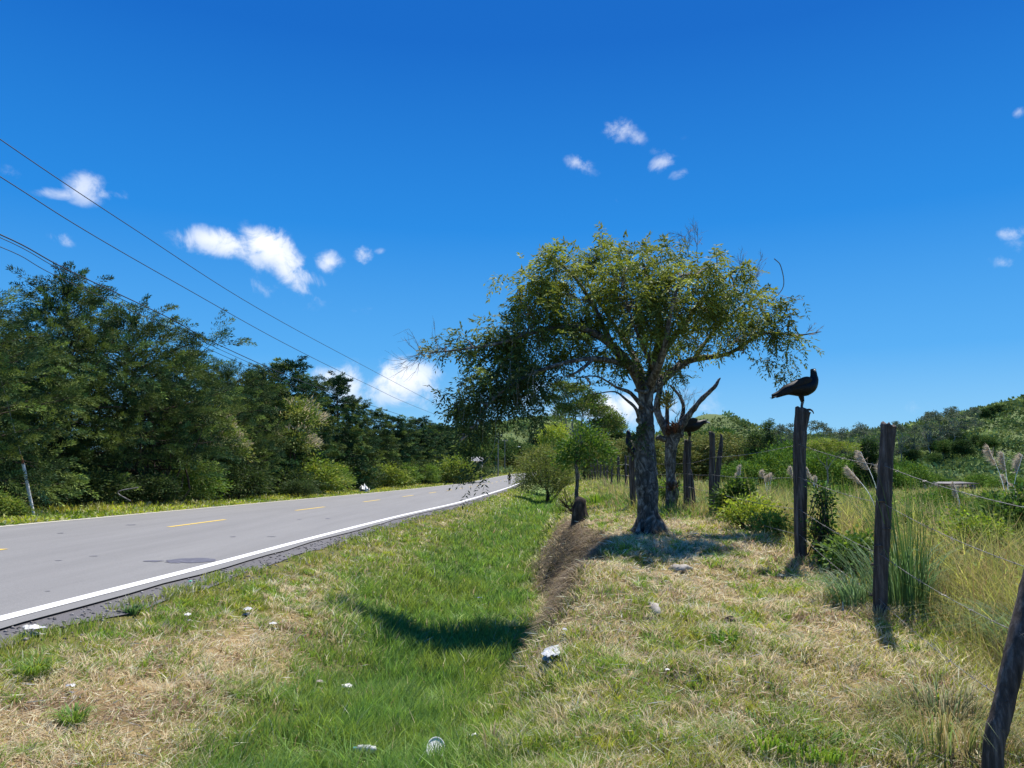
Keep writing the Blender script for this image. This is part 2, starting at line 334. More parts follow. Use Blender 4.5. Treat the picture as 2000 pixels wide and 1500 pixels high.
# road
def strip(name, fa, fb, dz, mat, y0=-30, y1=330, step=.8, label=None, crown=False):
    ys = np.arange(y0, y1, step); a = fa(ys); b = fb(ys); k = 5
    P = []
    for t in np.linspace(0, 1, k):
        x = a + (b - a) * t; P.append(np.stack((x, ys, road_z(ys) + dz(x, ys)), 1))
    V = np.stack(P, 1).reshape(-1, 3); i = np.arange(len(ys) - 1)[:, None] * k + np.arange(k - 1)
    F = np.stack((i, i + 1, i + k + 1, i + k), -1).reshape(-1, 4); mb = MB(); mb.add(V, F)
    o = mb.build(name, mat, smooth=True); tag(o, label, None, None, 'structure'); return o
def mat_asphalt(name, a, b, wear):
    m = newmat(name); t = m.node_tree; n = t.nodes; l = t.links
    o = n.new('ShaderNodeOutputMaterial'); p = n.new('ShaderNodeBsdfPrincipled'); p.inputs['Roughness'].default_value = .85
    tcn = n.new('ShaderNodeTexCoord')
    z = n.new('ShaderNodeTexNoise'); z.inputs['Scale'].default_value = 90; z.inputs['Detail'].default_value = 5
    z2 = n.new('ShaderNodeTexNoise'); z2.inputs['Scale'].default_value = 1.0; z2.inputs['Detail'].default_value = 9; z2.inputs['Roughness'].default_value = .72
    mp = n.new('ShaderNodeMapping'); mp.inputs['Scale'].default_value = (1.3, .09, 1)
    l.new(tcn.outputs['Object'], mp.inputs[0]); l.new(mp.outputs[0], z2.inputs['Vector']); l.new(tcn.outputs['Object'], z.inputs['Vector'])
    r = n.new('ShaderNodeValToRGB'); r.color_ramp.elements[0].position = .3; r.color_ramp.elements[1].position = .7
    r.color_ramp.elements[0].color = (*a, 1); r.color_ramp.elements[1].color = (*b, 1); l.new(z.outputs[0], r.inputs[0])
    r2 = n.new('ShaderNodeValToRGB'); r2.color_ramp.elements[0].position = .3; r2.color_ramp.elements[1].position = .7
    r2.color_ramp.elements[0].color = (wear, wear, wear, 1); r2.color_ramp.elements[1].color = (1, 1, 1, 1); l.new(z2.outputs[0], r2.inputs[0])
    mm = n.new('ShaderNodeMix'); mm.data_type = 'RGBA'; mm.blend_type = 'MULTIPLY'; mm.inputs['Factor'].default_value = 1
    l.new(r.outputs[0], mm.inputs['A']); l.new(r2.outputs[0], mm.inputs['B']); l.new(mm.outputs['Result'], p.inputs['Base Color'])
    bm = n.new('ShaderNodeBump'); bm.inputs['Strength'].default_value = .35; bm.inputs['Distance'].default_value = .004; l.new(z.outputs[0], bm.inputs['Height']); l.new(bm.outputs[0], p.inputs['Normal'])
    l.new(p.outputs[0], o.inputs[0]); return m
M_ASPHALT = mat_asphalt('asphalt', (.17, .166, .16), (.26, .254, .245), .78)
M_ASPH2 = mat_asphalt('broken_asphalt', (.075, .07, .075), (.19, .18, .18), .6)
M_PAINT = mat_noise('white_paint', [(.22, (.45, .45, .44)), (.36, (.78, .78, .77))], nscale=7, rough=.7, bump=0)
M_PAINTL = mat_noise('aged_white_paint', [(.25, (.5, .48, .4)), (.4, (.75, .71, .56))], nscale=7, rough=.7, bump=0)
M_YPAINT = mat_noise('yellow_paint', [(.25, (.4, .3, .08)), (.4, (.72, .5, .09))], nscale=9, rough=.7, bump=0)
M_TAR = mat_noise('tar_patch', [(.3, (.085, .085, .11)), (.62, (.12, .12, .145)), (.72, (.25, .25, .28))], nscale=9, rough=.7, bump=0)
crn = lambda x, y: -((x - (Rr(y) + Ll(y)) / 2) ** 2) * .0018 + .03
strip('road', lambda y: Ll(y) - .25 - fbm(y, y * 0, 2.3, 4) * .2, lambda y: Rr(y) + .28 + (fbm(y, y * 0, 1.1, 7) - .5) * .16, crn, M_ASPHALT, label='grey two lane asphalt road curving into the distance')
strip('road_shoulder', lambda y: Rr(y) + .1, lambda y: Rr(y) + .72 + (fbm(y, y * 0, .6, 8) - .5) * .35, lambda x, y: crn(x, y) - .012 - (x - Rr(y)) * .03, M_ASPH2, step=.25, label='dark broken asphalt shoulder along the white line')
def paint(name, f, wd, mat, label):
    return strip(name, lambda y: f(y) - wd / 2, lambda y: f(y) + wd / 2, lambda x, y: crn(x, y) + .005, mat, label=label)
paint('road_line', lambda y: Rr(y), .17, M_PAINT, 'solid white edge line on the near side of the road')
paint('road_line', lambda y: Ll(y) + .05, .15, M_PAINTL, 'solid cream edge line on the far side of the road')
mb = MB()
for k in range(-3, 30):
    y0 = 9.9 + 8.38 * k; ys = np.linspace(y0, y0 + 3, 6); c = (Rr(ys) + Ll(ys)) / 2 + .12
    for sd in (0,):
        V = np.concatenate([np.stack((c + e, ys, road_z(ys) + crn(c + e, ys) + .005), 1) for e in (-.065, .065)])
        i = np.arange(5); mb.add(V, np.stack((i, i + 6, i + 7, i + 1), 1))
tag(mb.build('road_dashes', M_YPAINT), 'broken yellow centre line of the road', None, None, 'structure')
# tar patch and small stains lying on the road
def blotch(mb, px, py, hw, hh, r, n=26, amp=.25):
    d = ray(px, py); Y = 12.0
    for _ in range(8):
        Y = d[1] * (-(Rd(Y) - .03)) / d[2]
    X = d[0] / d[1] * Y; rows = Y * Y / 1500 / 1.35 * .85
    a = np.linspace(0, 2 * pi, n, endpoint=False); k = 1 + amp * (vn(a * 3, a * 0 + px, 1.0, int(py)) - .5) * 2
    x = X + np.cos(a) * hw * Y / 1500 * k; y = Y + np.sin(a) * hh * rows * k
    V = np.stack((x, y, road_z(y) + crn(x, y) + .003), 1); c = V.mean(0)
    j = np.arange(n); mb.add(np.vstack((V, c)), np.stack((j, (j + 1) % n, np.full(n, n)), 1))
r = rg(5); mb = MB()
blotch(mb, 375, 1091, 46, 5.5, r, 40, .12); blotch(mb, 345, 1094, 18, 3, r)
blotch(mb, 300, 1093, 17, 1.8, r)
for (px, py, a) in [(115,1094,9),(185,1085,9),(93,1150,6),(255,1025,14),(120,1041,8),(530,1046,9),(455,1047,5),(585,1014,4),(640,1012,6)]:
    blotch(mb, px, py, a * .8, .6, r, 14, .6)
tag(mb.build('road_stains', M_TAR), 'dark tar patch and small stains on the grey asphalt', None, None, 'structure')

# ------------------------------------------------------------------ grass as stuff
def wedge(r, n, r0, r1, a0, a1, k=1.0):
    u = r.random(n); d = r0 * (r1 / r0) ** u if k == 1 else (r0 ** (1 - k) + u * (r1 ** (1 - k) - r0 ** (1 - k))) ** (1 / (1 - k))
    a = radians(a0) + r.random(n) * radians(a1 - a0); return np.sin(a) * d, np.cos(a) * d, d
def short_grass():
    r = rg(11); x, y, d = wedge(r, 820000, 2.7, 75, -41, 41)
    s = x - Rr(y); q = Ll(y) - x
    e = .62 + (fbm(y, x * 0, .9, 8) - .5) * .75 + (vn(y, x, .15, 3) - .5) * .2
    ok = (s > e) & (s < 60)
    x, y, d, s = (v[ok] for v in (x, y, d, s))
    dry, lush, yel = gmix(x, y); n = len(x)
    clump = fbm(x, y, .24, 101, 3); keep = r.random(n) < np.clip(2.6 * (clump - .2), .12, 1) * (1 - .25 * soil(x, y))
    x, y, d, s, dry, lush, clump = (v[keep] for v in (x, y, d, s, dry, lush, clump)); n = len(x)
    c = gcol(x, y, r)
    h = lerp(.06, .14, lush) * (.2 + 1.6 * clump) * r.uniform(.4, 1.4, n) * (1 + .6 * (s > 7.5)) + .0006 * d
    w = np.maximum(.005, .0011 * d) * r.uniform(.7, 1.4, n)
    a = r.uniform(0, 2 * pi, n); ln = h * lerp(.5, 1.5, dry * r.random(n)) * r.uniform(.2, 1.3, n) + .2 * h
    lean = np.stack((np.cos(a) * ln + .12 * h, np.sin(a) * ln, -h * .25 * dry), 1)
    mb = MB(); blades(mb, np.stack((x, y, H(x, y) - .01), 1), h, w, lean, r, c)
    # small separate tufts, green and dry, that break up the sward
    m = 15000; cx, cy, cd = wedge(r, m, 3.2, 26, -42, 42); s = cx - Rr(cy); ok = (s > .95) & (s < 8.5) & (fbm(cx, cy, .9, 205, 3) > .44) & (soil(cx, cy) < .3); cx, cy, cd = cx[ok], cy[ok], cd[ok]; m = len(cx); k = 22
    dry, lush, yel = gmix(cx, cy); u = r.random(m); tc_ = np.where((u < .25 + dry * .3)[:, None], STRAW * .95, np.where((u < .62)[:, None], YEL, MID)); tc_ = lerp(tc_, LUSH * 1.2, (lush * .8)[:, None]) * np.exp(r.normal(0, .15, (m, 1)))
    H_ = r.uniform(.05, .14, m) * (1 + .5 * lush); a = r.uniform(0, 2 * pi, (m, k)); ra = r.random((m, k)) * .045
    px_ = (cx[:, None] + np.cos(a) * ra * 1.2).ravel(); py_ = (cy[:, None] + np.sin(a) * ra * 1.2).ravel(); hh = (H_[:, None] * r.uniform(.5, 1.2, (m, k))).ravel(); l_ = hh * r.uniform(.3, 1.3, m * k); aa = a.ravel() + r.normal(0, .3, m * k)
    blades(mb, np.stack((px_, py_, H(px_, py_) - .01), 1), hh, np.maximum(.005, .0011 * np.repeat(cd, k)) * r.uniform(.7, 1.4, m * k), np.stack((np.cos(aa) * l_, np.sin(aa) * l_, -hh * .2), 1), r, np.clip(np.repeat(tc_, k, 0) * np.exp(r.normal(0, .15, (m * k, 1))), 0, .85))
    # strands of cut straw lying on the ground
    x, y, d = wedge(r, 120000, 2.6, 30, -42, 42); dry, lush, yel = gmix(x, y); s = x - Rr(y)
    ok = (r.random(len(x)) < (dry * .9 + .05) * (1 - soil(x, y))) & (s > .9); x, y, d = x[ok], y[ok], d[ok]; n = len(x)
    a = r.uniform(0, 2 * pi, n); D = np.stack((np.cos(a), np.sin(a), r.normal(0, .25, n)), 1)
    L = r.uniform(.04, .16, n); c = lerp(STRAW * 1.15, BROWN, (r.random(n) ** 2)[:, None]) * np.exp(r.normal(0, .2, n))[:, None]
    diamonds(mb, np.stack((x, y, H(x, y) + r.uniform(.005, .05, n)), 1), D, L, np.maximum(.005, .001 * d), r, np.clip(c, 0, .8))
    # dead grass and fine roots hanging over the lip of the earth cut
    n = 5200; y = r.uniform(7.2, 16.5, n); s = topk(y) + r.normal(.02, .1, n) - (r.random(n) < .45) * r.uniform(0, .9, n) * (topk(y) - toe(y)); x = Rr(y) + s; h = r.uniform(.04, .12, n)
    ln = r.uniform(.08, .26, n); lean = np.stack((-ln, r.normal(0, .06, n), -ln * r.uniform(.4, 1.0, n)), 1)
    blades(mb, np.stack((x, y, H(x, y) + .01), 1), h, np.full(n, .009), lean, r, np.clip(lerp(np.array((.16, .11, .07)), STRAW * .55, (r.random((n, 1)) ** 1.6)), 0, .8))
    o = mb.build('grass', M_GRASS); tag(o, 'short mown grass, part green part dry straw, covering verge, ditch and bank', 'grass', None, 'stuff')
short_grass()
def tall_grass():
    r = rg(12); x, y, d = wedge(r, 330000, 4, 120, -4, 44)
    s = x - Rr(y)
    fence = np.interp(y, [0, 5, 7.2, 9.8, 12.5, 15, 20, 48, 80], [2.6, 2.85, 3.25, 3.6, 3.6, 2.0, 1.75, 4.4, 6]) + (fbm(x, y, .8, 7) - .5) * .9
    k = sstep(0, 1.2, x - fence) * (s > 4.9)
    tus = fbm(x, y, 1.1, 131, 3)
    ok = (r.random(len(x)) < k * (.25 + 1.4 * tus ** 1.5)); x, y, d, s, k, tus = (v[ok] for v in (x, y, d, s, k, tus)); n = len(x)
    f = fbm(x, y, 2.4, 47, 3); u = r.random(n)
    c = lerp(np.array((.12, .25, .05)), np.array((.38, .41, .13)), sstep(.3, .62, f)[:, None])
    c = np.where((u < .3)[:, None], np.array((.44, .37, .19)), c); c = np.where((u > .93)[:, None], np.array((.22, .15, .07)), c)
    c = c * np.exp(r.normal(0, .25, n))[:, None]
    h = (.22 + .75 * tus) * r.uniform(.4, 1.25, n) * lerp(.4, 1, k) * lerp(.5, 1, sstep(7.5, 9.5, s))
    st = r.random(n) < .05; h = np.where(st, h + r.uniform(.15, .45, n), h)
    w = np.maximum(.007, .0011 * d) * r.uniform(.6, 1.3, n); w = np.where(st, w * .55, w)
    a = r.uniform(0, 2 * pi, n); ln = h * r.uniform(.1, 1.15, n) * np.where(st, .3, 1)
    lean = np.stack((np.cos(a) * ln - .1 * h, np.sin(a) * ln, -ln * .25), 1)
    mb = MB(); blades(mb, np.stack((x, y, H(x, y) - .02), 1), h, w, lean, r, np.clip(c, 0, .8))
    # broad weed leaves between the blades
    m = r.random(n) < .06; m &= (d < 40) & (s > 9); P = np.stack((x, y, H(x, y)), 1)[m]; n2 = m.sum(); P[:, 2] += r.random(n2) * h[m] * .8
    P = np.repeat(P, 3, 0) + r.normal(0, .06, (n2 * 3, 3)); D = rdir(r, n2 * 3); D[:, 2] = np.abs(D[:, 2]) * .4
    cc = np.repeat(c[m], 3, 0) * np.array((.7, 1.0, .7)); diamonds(mb, P, D, r.uniform(.04, .09, n2 * 3), r.uniform(.015, .032, n2 * 3), r, np.clip(cc, 0, .7))
    o = mb.build('tall_grass', M_GRASS); tag(o, 'tall yellow green pasture grass and weeds behind the wire fence', 'grass', None, 'stuff')
tall_grass()
def verge_grass():
    r = rg(13); n = 150000
    y = 9 * (260 / 9) ** r.random(n); q = r.random(n) ** 1.25 * 7.5 + .15; x = Ll(y) - q; d = np.hypot(x, y)
    ok = r.random(n) < .3 + fbm(x, y, 1.2, 61); x, y, q, d = (v[ok] for v in (x, y, q, d)); n = len(x)
    f = fbm(x, y, 1.5, 62, 3); u = r.random(n)
    c = lerp(np.array((.2, .26, .05)), np.array((.5, .5, .11)), sstep(.3, .65, f)[:, None]); c = np.where((u < .15)[:, None], STRAW * .9, c)
    c = c * np.exp(r.normal(0, .22, n))[:, None]
    h = np.interp(q, [0, .6, 3, 7], [.06, .14, .3, .6]) * r.uniform(.4, 1.3, n) * (.5 + f); w = np.maximum(.015, .0012 * d) * r.uniform(.6, 1.3, n)
    a = r.uniform(0, 2 * pi, n); ln = h * r.uniform(.1, .7, n)
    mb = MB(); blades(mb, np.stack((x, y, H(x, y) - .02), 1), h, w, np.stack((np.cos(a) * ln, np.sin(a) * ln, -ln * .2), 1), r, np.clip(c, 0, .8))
    P = np.stack((x, y, H(x, y) + h * r.random(n) * .8), 1)[::3]; D = rdir(r, len(P)); D[:, 2] = np.abs(D[:, 2])
    diamonds(mb, P, D, .14, .05, r, np.clip(c[::3] * np.array((.85, 1.05, .8)), 0, .7))
    o = mb.build('verge_grass', M_GRASS); tag(o, 'yellow green weedy grass along the far side of the road', 'grass', None, 'stuff')
verge_grass()

def gravel():
    r = rg(15); n = 1500; y = 3.5 * (45 / 3.5) ** r.random(n); s = .3 + np.abs(r.normal(.25, .3, n)); x = Rr(y) + s; k = np.array([(1, 0, 0), (0, 1, 0), (-1, 0, 0), (0, -1, 0), (0, 0, .8), (0, 0, -.5)], float)
    R = r.uniform(.006, .02, n) * (1 + y / 40); V = k[None] * R[:, None, None] * r.uniform(.6, 1.3, (n, 6, 1)); a = r.uniform(0, 2 * pi, n); c, sn = np.cos(a)[:, None], np.sin(a)[:, None]
    V = np.stack((V[..., 0] * c - V[..., 1] * sn, V[..., 0] * sn + V[..., 1] * c, V[..., 2]), -1); zb = np.maximum(H(x, y), road_z(y) + crn(x, y) * (s < .7) - .012 - s * .03 - (s > .75) * .5) + .002
    V += np.stack((x, y, zb), 1)[:, None]; F = np.array([(0, 1, 4), (1, 2, 4), (2, 3, 4), (3, 0, 4), (1, 0, 5), (2, 1, 5), (3, 2, 5), (0, 3, 5)]); mb = MB()
    mb.add(V.reshape(-1, 3), (np.arange(n)[:, None, None] * 6 + F[None]).reshape(-1, 3), np.repeat(np.clip(np.array((.17, .16, .15)) * np.exp(r.normal(0, .4, (n, 1))), 0, .6), 6, 0))
    tag(mb.build('gravel', mat_leaf('loose_stone', .9, 0, .2)), 'loose gravel and crumbs of asphalt along the road edge', 'gravel', None, 'stuff')
gravel()
# ------------------------------------------------------------------ vegetation prototypes
DARKG = np.array((.045, .085, .03)); CYP = np.array((.034, .074, .026)); CYPY = np.array((.14, .185, .045)); CYPB = np.array((.026, .066, .034))
def plume(mb, P, D, L, wd, n, ln, lw, r, C, droop=.3):
    """feathery sprays: n small leaf faces along each of the m axes P -> P + D*L"""
    m = len(P); t = r.random((m, n)); D = unit(D)
    rd = rdir(r, m * n).reshape(m, n, 3); A = P[:, None] + D[:, None] * (t * L[:, None])[..., None]
    rad = wd[:, None] * np.sqrt(r.random((m, n))) * (1 - .75 * t)
    Q = A + rd * rad[..., None] * np.array((1, 1, .7)); Q[..., 2] -= droop * L[:, None] * t ** 2
    d = unit(D[:, None] * 1.1 + rd * .8 + np.array((0, 0, -.15)))
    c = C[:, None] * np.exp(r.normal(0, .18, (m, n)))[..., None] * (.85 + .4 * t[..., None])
    diamonds(mb, Q.reshape(-1, 3), d.reshape(-1, 3), ln * r.uniform(.6, 1.4, m * n), lw * r.uniform(.6, 1.3, m * n), r, np.clip(c.reshape(-1, 3), 0, .8))
def crook(r, a, b, n=5, j=.08):
    t = np.linspace(0, 1, n)[:, None]; P = a + (b - a) * t; L = np.linalg.norm(b - a)
    P[1:-1] += r.normal(0, j * L, (n - 2, 3)); return spline(P, 2)
def conifer(name, seed, h, rad, prof, nb, npl, nsp, ln, lw, cols, lean=.0, stems=1, low=.1, label=None, cat='tree', group=None, wisp=0):
    """cypress: whorled branches carrying drooping feathery sprays"""
    r = rg(seed); e = empty(name, (0, 0, 0), label, cat, group)
    tb = MB(); cb = MB()
    for k in range(stems):
        a = np.array((r.normal(0, .3 * (stems > 1)), r.normal(0, .3 * (stems > 1)), -.3)); b = np.array((r.normal(0, .25) * stems, r.normal(0, .25) * stems, h * (.97 if k == 0 else r.uniform(.6, .85))))
        P = crook(r, a, b, 6, .012); tube(tb, P, np.interp(np.linspace(0, 1, len(P)), [0, .08, 1], [.02 * h + .05, .016 * h + .02, .01]) / (1 if stems == 1 else 1.5), 8, wob=.05, r=r)
    PP = []; DD = []; LL = []; WW = []; CC = []
    for i in range(nb):
        t = low + (1 - low) * (i + r.random()) / nb; a = i * 2.4 + r.normal(0, .5); L = rad * prof(t) * r.uniform(.55, 1.2) + .08
        z = h * t; d = np.array((cos(a), sin(a), 0)); up = lerp(-.05, .75, t ** 1.5) + r.normal(0, .12)
        P0 = np.array((0, 0, z)); P1 = P0 + d * L + np.array((0, 0, up * L)); B = crook(r, P0, P1, 4, .04); tube(tb, B, np.linspace(max(.012, .012 * L + .008), .006, len(B)), 4, cap=False)
        n = max(2, int(npl * L / rad) + 1); tt = np.sqrt(r.uniform(.06, 1, n)); Q = P0 + (P1 - P0) * tt[:, None]
        sp = (1 - tt) * L * .35 + .12 * rad; off = r.normal(0, 1, (n, 3)) * sp[:, None] * np.array((.7, .7, .42)); Q = Q + off
        dd = unit(d + off * .8 / (rad * .3) + r.normal(0, .4, (n, 3)) + np.array((0, 0, .35 + up * .4)))
        PP.append(Q); DD.append(dd); LL.append(r.uniform(.6, 1.25, n) * (.35 + .17 * rad)); WW.append(r.uniform(.7, 1.25, n) * (.10 + .045 * rad))
        w = r.random((n, 1)); c = lerp(cols[0], cols[1], np.clip(w * 1.3 - .15, 0, 1)); c = lerp(c, cols[2], (r.random((n, 1)) < .2) * .8); CC.append(c * np.exp(r.normal(0, .3, (n, 1))) * np.exp(r.normal(0, .15)))
    n = 6; PP.append(np.array((0, 0, h * .96)) + r.normal(0, .06, (n, 3))); DD.append(np.tile((0, 0, 1.), (n, 1)) + r.normal(0, .3, (n, 3))); LL.append(np.full(n, .05 * h)); WW.append(np.full(n, .012 * h)); CC.append(np.tile(cols[0], (n, 1)))
    PP, DD, LL, WW, CC = map(np.concatenate, (PP, DD, LL, WW, CC))
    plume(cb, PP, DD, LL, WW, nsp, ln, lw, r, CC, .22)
    tb.build('trunk', M_BARK2, e, True); cb.build('crown', M_NEEDLE, e); return e
def leafy(name, seed, lobes, nclump, nleaf, ls, asp, cols, trunk=(), label=None, cat='tree', group=None, shell=.55, cl=.22, mat=None, tmat=None, flower=None, flat=.6, droop=.2):
    """broad-leaved tree or shrub: lobes (x,y,z,rx,ry,rz), each filled with clumps of separate leaves on twigs"""
    r = rg(seed); e = empty(name, (0, 0, 0), label, cat, group); cb = MB(); tb = MB()
    vol = np.array([l[3] * l[4] * l[5] for l in lobes]) ** .75; ns = np.maximum(2, (nclump * vol / vol.sum()).astype(int))
    base = np.array((0, 0, -.2)); fork = None
    if trunk:
        th, tr = trunk[:2]; fork = np.array((trunk[2] if len(trunk) > 2 else 0, 0, th)); P = crook(r, base, fork, 5, .04); tube(tb, P, np.linspace(tr * 1.25, tr * .8, len(P)), 9, wob=.06, r=r)
    for l, n in zip(lobes, ns):
        c = np.array(l[:3]); R = np.array(l[3:6])
        if fork is not None:
            B = crook(r, fork, c, 5, .07); tube(tb, B, np.linspace(tr * .6, tr * .15, len(B)), 6, cap=False)
        d = rdir(r, n); d[:, 2] = np.where(d[:, 2] < -.5, -d[:, 2], d[:, 2]); rr = lerp(shell, 1, r.random(n)[:, None] ** .7) * r.uniform(.8, 1.12, (n, 1))
        Q = c + d * R * rr
        if fork is not None or True:
            for q in Q[::max(1, len(Q) // 14)]:
                B = crook(r, c if fork is not None else base, q, 4, .06); tube(tb, B, np.linspace((.12 * tr if trunk else .012), .004, len(B)), 3, cap=False)
        k = nleaf; S = cl * (R.mean()) * r.uniform(.6, 1.4, (n, 1, 1))
        off = r.normal(0, 1, (n, k, 3)) * S * np.array((1, 1, flat)); L = Q[:, None] + off
        D = unit(off / (S + 1e-6) + d[:, None] * .8 + np.array((0, 0, -droop)) + r.normal(0, .5, (n, k, 3)))
        w = r.random((n, 1, 1)); cc = lerp(cols[0], cols[1], w) * np.exp(r.normal(0, .2, (n, 1, 1))) * np.exp(r.normal(0, .16, (n, k, 1)))
        cc = np.where(r.random((n, k, 1)) < .12, cols[2], cc)
        L = L.reshape(-1, 3); L[:, 2] = np.maximum(L[:, 2], .03)
        sd = rdir(r, n * k) * .6 + np.array((0, 0, 1.)) if flat < 1 else None
        diamonds(cb, L, D.reshape(-1, 3), ls * r.uniform(.6, 1.3, n * k), ls * asp * r.uniform(.7, 1.2, n * k), r, np.clip(cc.reshape(-1, 3), 0, .8))
    if tb.V: tb.build('trunk' if trunk else 'stem', tmat or M_BARK2, e, True)
    cb.build('crown' if trunk else 'foliage', mat or M_LEAF, e)
    if flower:
        fb = MB(); nf, fs = flower; l = lobes[0]
        for l in lobes[:flower[2] if len(flower) > 2 else 99]:
            d = rdir(r, nf); d[:, 2] = np.abs(d[:, 2]); d[:, 1] -= .5; d = unit(d); Q = np.array(l[:3]) + d * np.array(l[3:6]) * r.uniform(.85, 1.1, (nf, 1))
            P = np.repeat(Q, 9, 0) + r.normal(0, fs * .5, (nf * 9, 3)); D = unit(np.repeat(d, 9, 0) + r.normal(0, .5, (nf * 9, 3)) + (0, 0, .6))
            diamonds(fb, P, D, fs * r.uniform(.6, 1.4, nf * 9), fs * .28, r, np.clip(np.array((.52, .46, .3)) * np.exp(r.normal(0, .15, (nf * 9, 1))), 0, .8))
        fb.build('flower_heads', M_FLOWER, e)
    return e
def place(e, X, Y, rot=0, s=1.0, sz=None, dz=0.0, tilt=0):
    e.location = (X, Y, h1(X, Y) + dz); e.rotation_euler = (tilt, 0, rot); e.scale = (s, s, sz or s); return e
def copy(e, label=None, group=None):
    c = e.copy(); COL.objects.link(c)
    if label: c['label'] = label
    if group: c['group'] = group
    for ch in list(e.children):
        k = ch.copy(); COL.objects.link(k); k.parent = c
        for g in list(ch.children):
            m = g.copy(); COL.objects.link(m); m.parent = k
    return c
USED = set()
def put(proto, px, Y, ztop=None, hp=1.0, rot=0, s=None, label=None, group=None, X=None, wide=1.0, dz=0.0):
    """use the prototype the first time, copies after; height from ztop (above camera), hp = prototype height"""
    if proto.name in USED: proto = copy(proto, label, group)
    else:
        USED.add(proto.name)
        if label: proto['label'] = label
        if group: proto['group'] = group
    if X is None: X = (px - 1000) / 1500.0 * Y
    if ztop is not None:
        hh = (CAMZ + (912 - ztop) / 1500.0 * Y) - h1(X, Y); sz = hh / hp
    else: sz = s
    s = s or sz
    return place(proto, X, Y, rot, s * wide, sz, dz)

G_ROW = 'cypress trees in the row beyond the road'
rnd = lambda t: np.clip(np.sin(np.clip(t * .92 + .12, 0, 1) * pi) ** .6, .12, 1) * lerp(1.0, .8, t)
cone = lambda t: (1 - t) ** .85 * .95 + .05
slim = lambda t: (1 - t) ** .7 * .9 + .06
pA = conifer('cypress_tree', 41, 9, 4.6, rnd, 135, 13, 120, .13, .036, (CYP, CYPY, CYPB), low=.15, stems=2)
pB = conifer('cypress_tree', 42, 9, 3.6, lambda t: np.where(t < .62, rnd(t), .85 * (1 - t) ** .7 + .1), 130, 12, 115, .13, .036, (CYP, CYPY, CYPB), low=.16, stems=2)
pC = conifer('cypress_tree', 43, 8, 2.6, cone, 120, 9, 95, .15, .042, (CYP * 1.05, CYPY * .9, CYPB), low=.1)
pD = conifer('cypress_tree', 44, 8, 1.9, slim, 110, 7, 85, .17, .048, (CYPB * 1.1, CYP, CYPY), low=.08)
LR = lambda Y, off=4.8: Ll(Y) - off
def row(p, Y, ztop, hp, lab, rot=0, wide=1.0, off=4.8, s=None): return put(p, 0, Y, ztop, hp, rot, s, lab, G_ROW, X=LR(Y, off), wide=wide)
row(pA, 24, 560, 9.8, 'big round cypress at the left edge of the row, cut by the frame', .3, 1.0, 5.6)
row(pB, 29.5, 485, 10.3, 'tallest cypress, with a thin wispy top, by the left wires', 1.1, .85, 5.8)
row(pA, 33.5, 575, 10.1, 'broad dark cypress right of the tallest one', 2.2, .95, 5.4)
row(pB, 38, 655, 10.1, 'rounded cypress whose crown meets the sloping cable end', 2.9, .8, 5.2)
row(pA, 42, 700, 10.0, 'low broad cypress behind the pale flowering shrub', 4.0, .8, 5.0)
row(pC, 47, 700, 8.9, 'pointed cypress just behind the nearer flowering tree', .8, 1.1, 5.2)
row(pD, 51, 682, 8.9, 'narrow spired cypress above the middle of the row', 1.9, 1.2, 5)
row(pC, 55, 722, 8.9, 'cypress right of the narrow spire, leaning branches at top', 3.3, 1.05, 5)
row(pD, 61, 716, 8.9, 'slim cypress with a notched tip against the white cloud', .4, 1.25)
row(pC, 67, 768, 8.9, 'thin tipped cypress below the cloud', 2.5, 1.1)
row(pC, 75, 790, 8.9, 'dense cypress with its top bent to the right', 4.4, 1.15)
row(pD, 84, 802, 8.9, 'lower cypress right of the bent topped one', 5.0, 1.4)
row(pC, 92, 815, 8.9, 'cypress fourth from the far end of the row', 1.4, 1.15)
row(pD, 101, 806, 8.9, 'cypress third from the far end of the row', 2.0, 1.4)
row(pC, 111, 818, 8.9, 'cypress second from the far end of the row', .2, 1.1)
row(pD, 120, 820, 8.9, 'last cypress at the far end of the row', 3.6, 1.6)
for i, (Y, zt, p, hp, of) in enumerate([(27, 560, pB, 10.3, 11), (34, 640, pA, 10.1, 12), (44, 715, pB, 10.3, 10), (56, 760, pA, 10.1, 9), (72, 815, pB, 10.3, 9), (100, 845, pA, 10.1, 8)]):
    put(p, 0, Y, zt, hp, i * 1.3, None, 'cypress of the second row, seen through the gaps of the first', 'cypress trees standing behind the roadside row', X=LR(Y, of), wide=.95)

GR = (np.array((.08, .17, .035)), np.array((.18, .28, .055)), np.array((.26, .33, .08)))
YG = (np.array((.23, .33, .05)), np.array((.38, .45, .08)), np.array((.45, .45, .13)))
OL = (np.array((.11, .15, .045)), np.array((.25, .27, .08)), np.array((.36, .33, .14)))
DK = (np.array((.03, .06, .02)), np.array((.07, .11, .035)), np.array((.12, .15, .05)))
GY = (np.array((.11, .15, .09)), np.array((.18, .21, .13)), np.array((.26, .28, .2)))
pF = leafy('flowering_tree', 51, [(0, 0, 3.6, 1.5, 1.3, 1.1), (.9, .3, 2.7, 1.2, 1.1, .9), (-1.0, .2, 2.5, 1.1, 1.1, .8)], 300, 40, .15, .4, (GR[0], OL[1], GR[2]), (1.4, .09), 'small tree', shell=.4, cl=.16, flower=(46, .16))
G_FL = 'small flowering trees in front of the cypresses'
put(pF, 398, 37.5, 790, 4.8, 0, None, 'small tree with cream flower heads in front of the big cypresses', G_FL)
put(pF, 572, 48, 775, 4.8, 2, None, 'cream flowered tree in the middle of the cypress row', G_FL, wide=1.1)
put(pF, 505, 51, 735, 4.8, 4, None, 'taller cream flowered tree showing beside a pointed cypress', G_FL, wide=.8)
YS = (np.array((.12, .2, .04)), np.array((.27, .33, .07)), np.array((.34, .36, .1)))
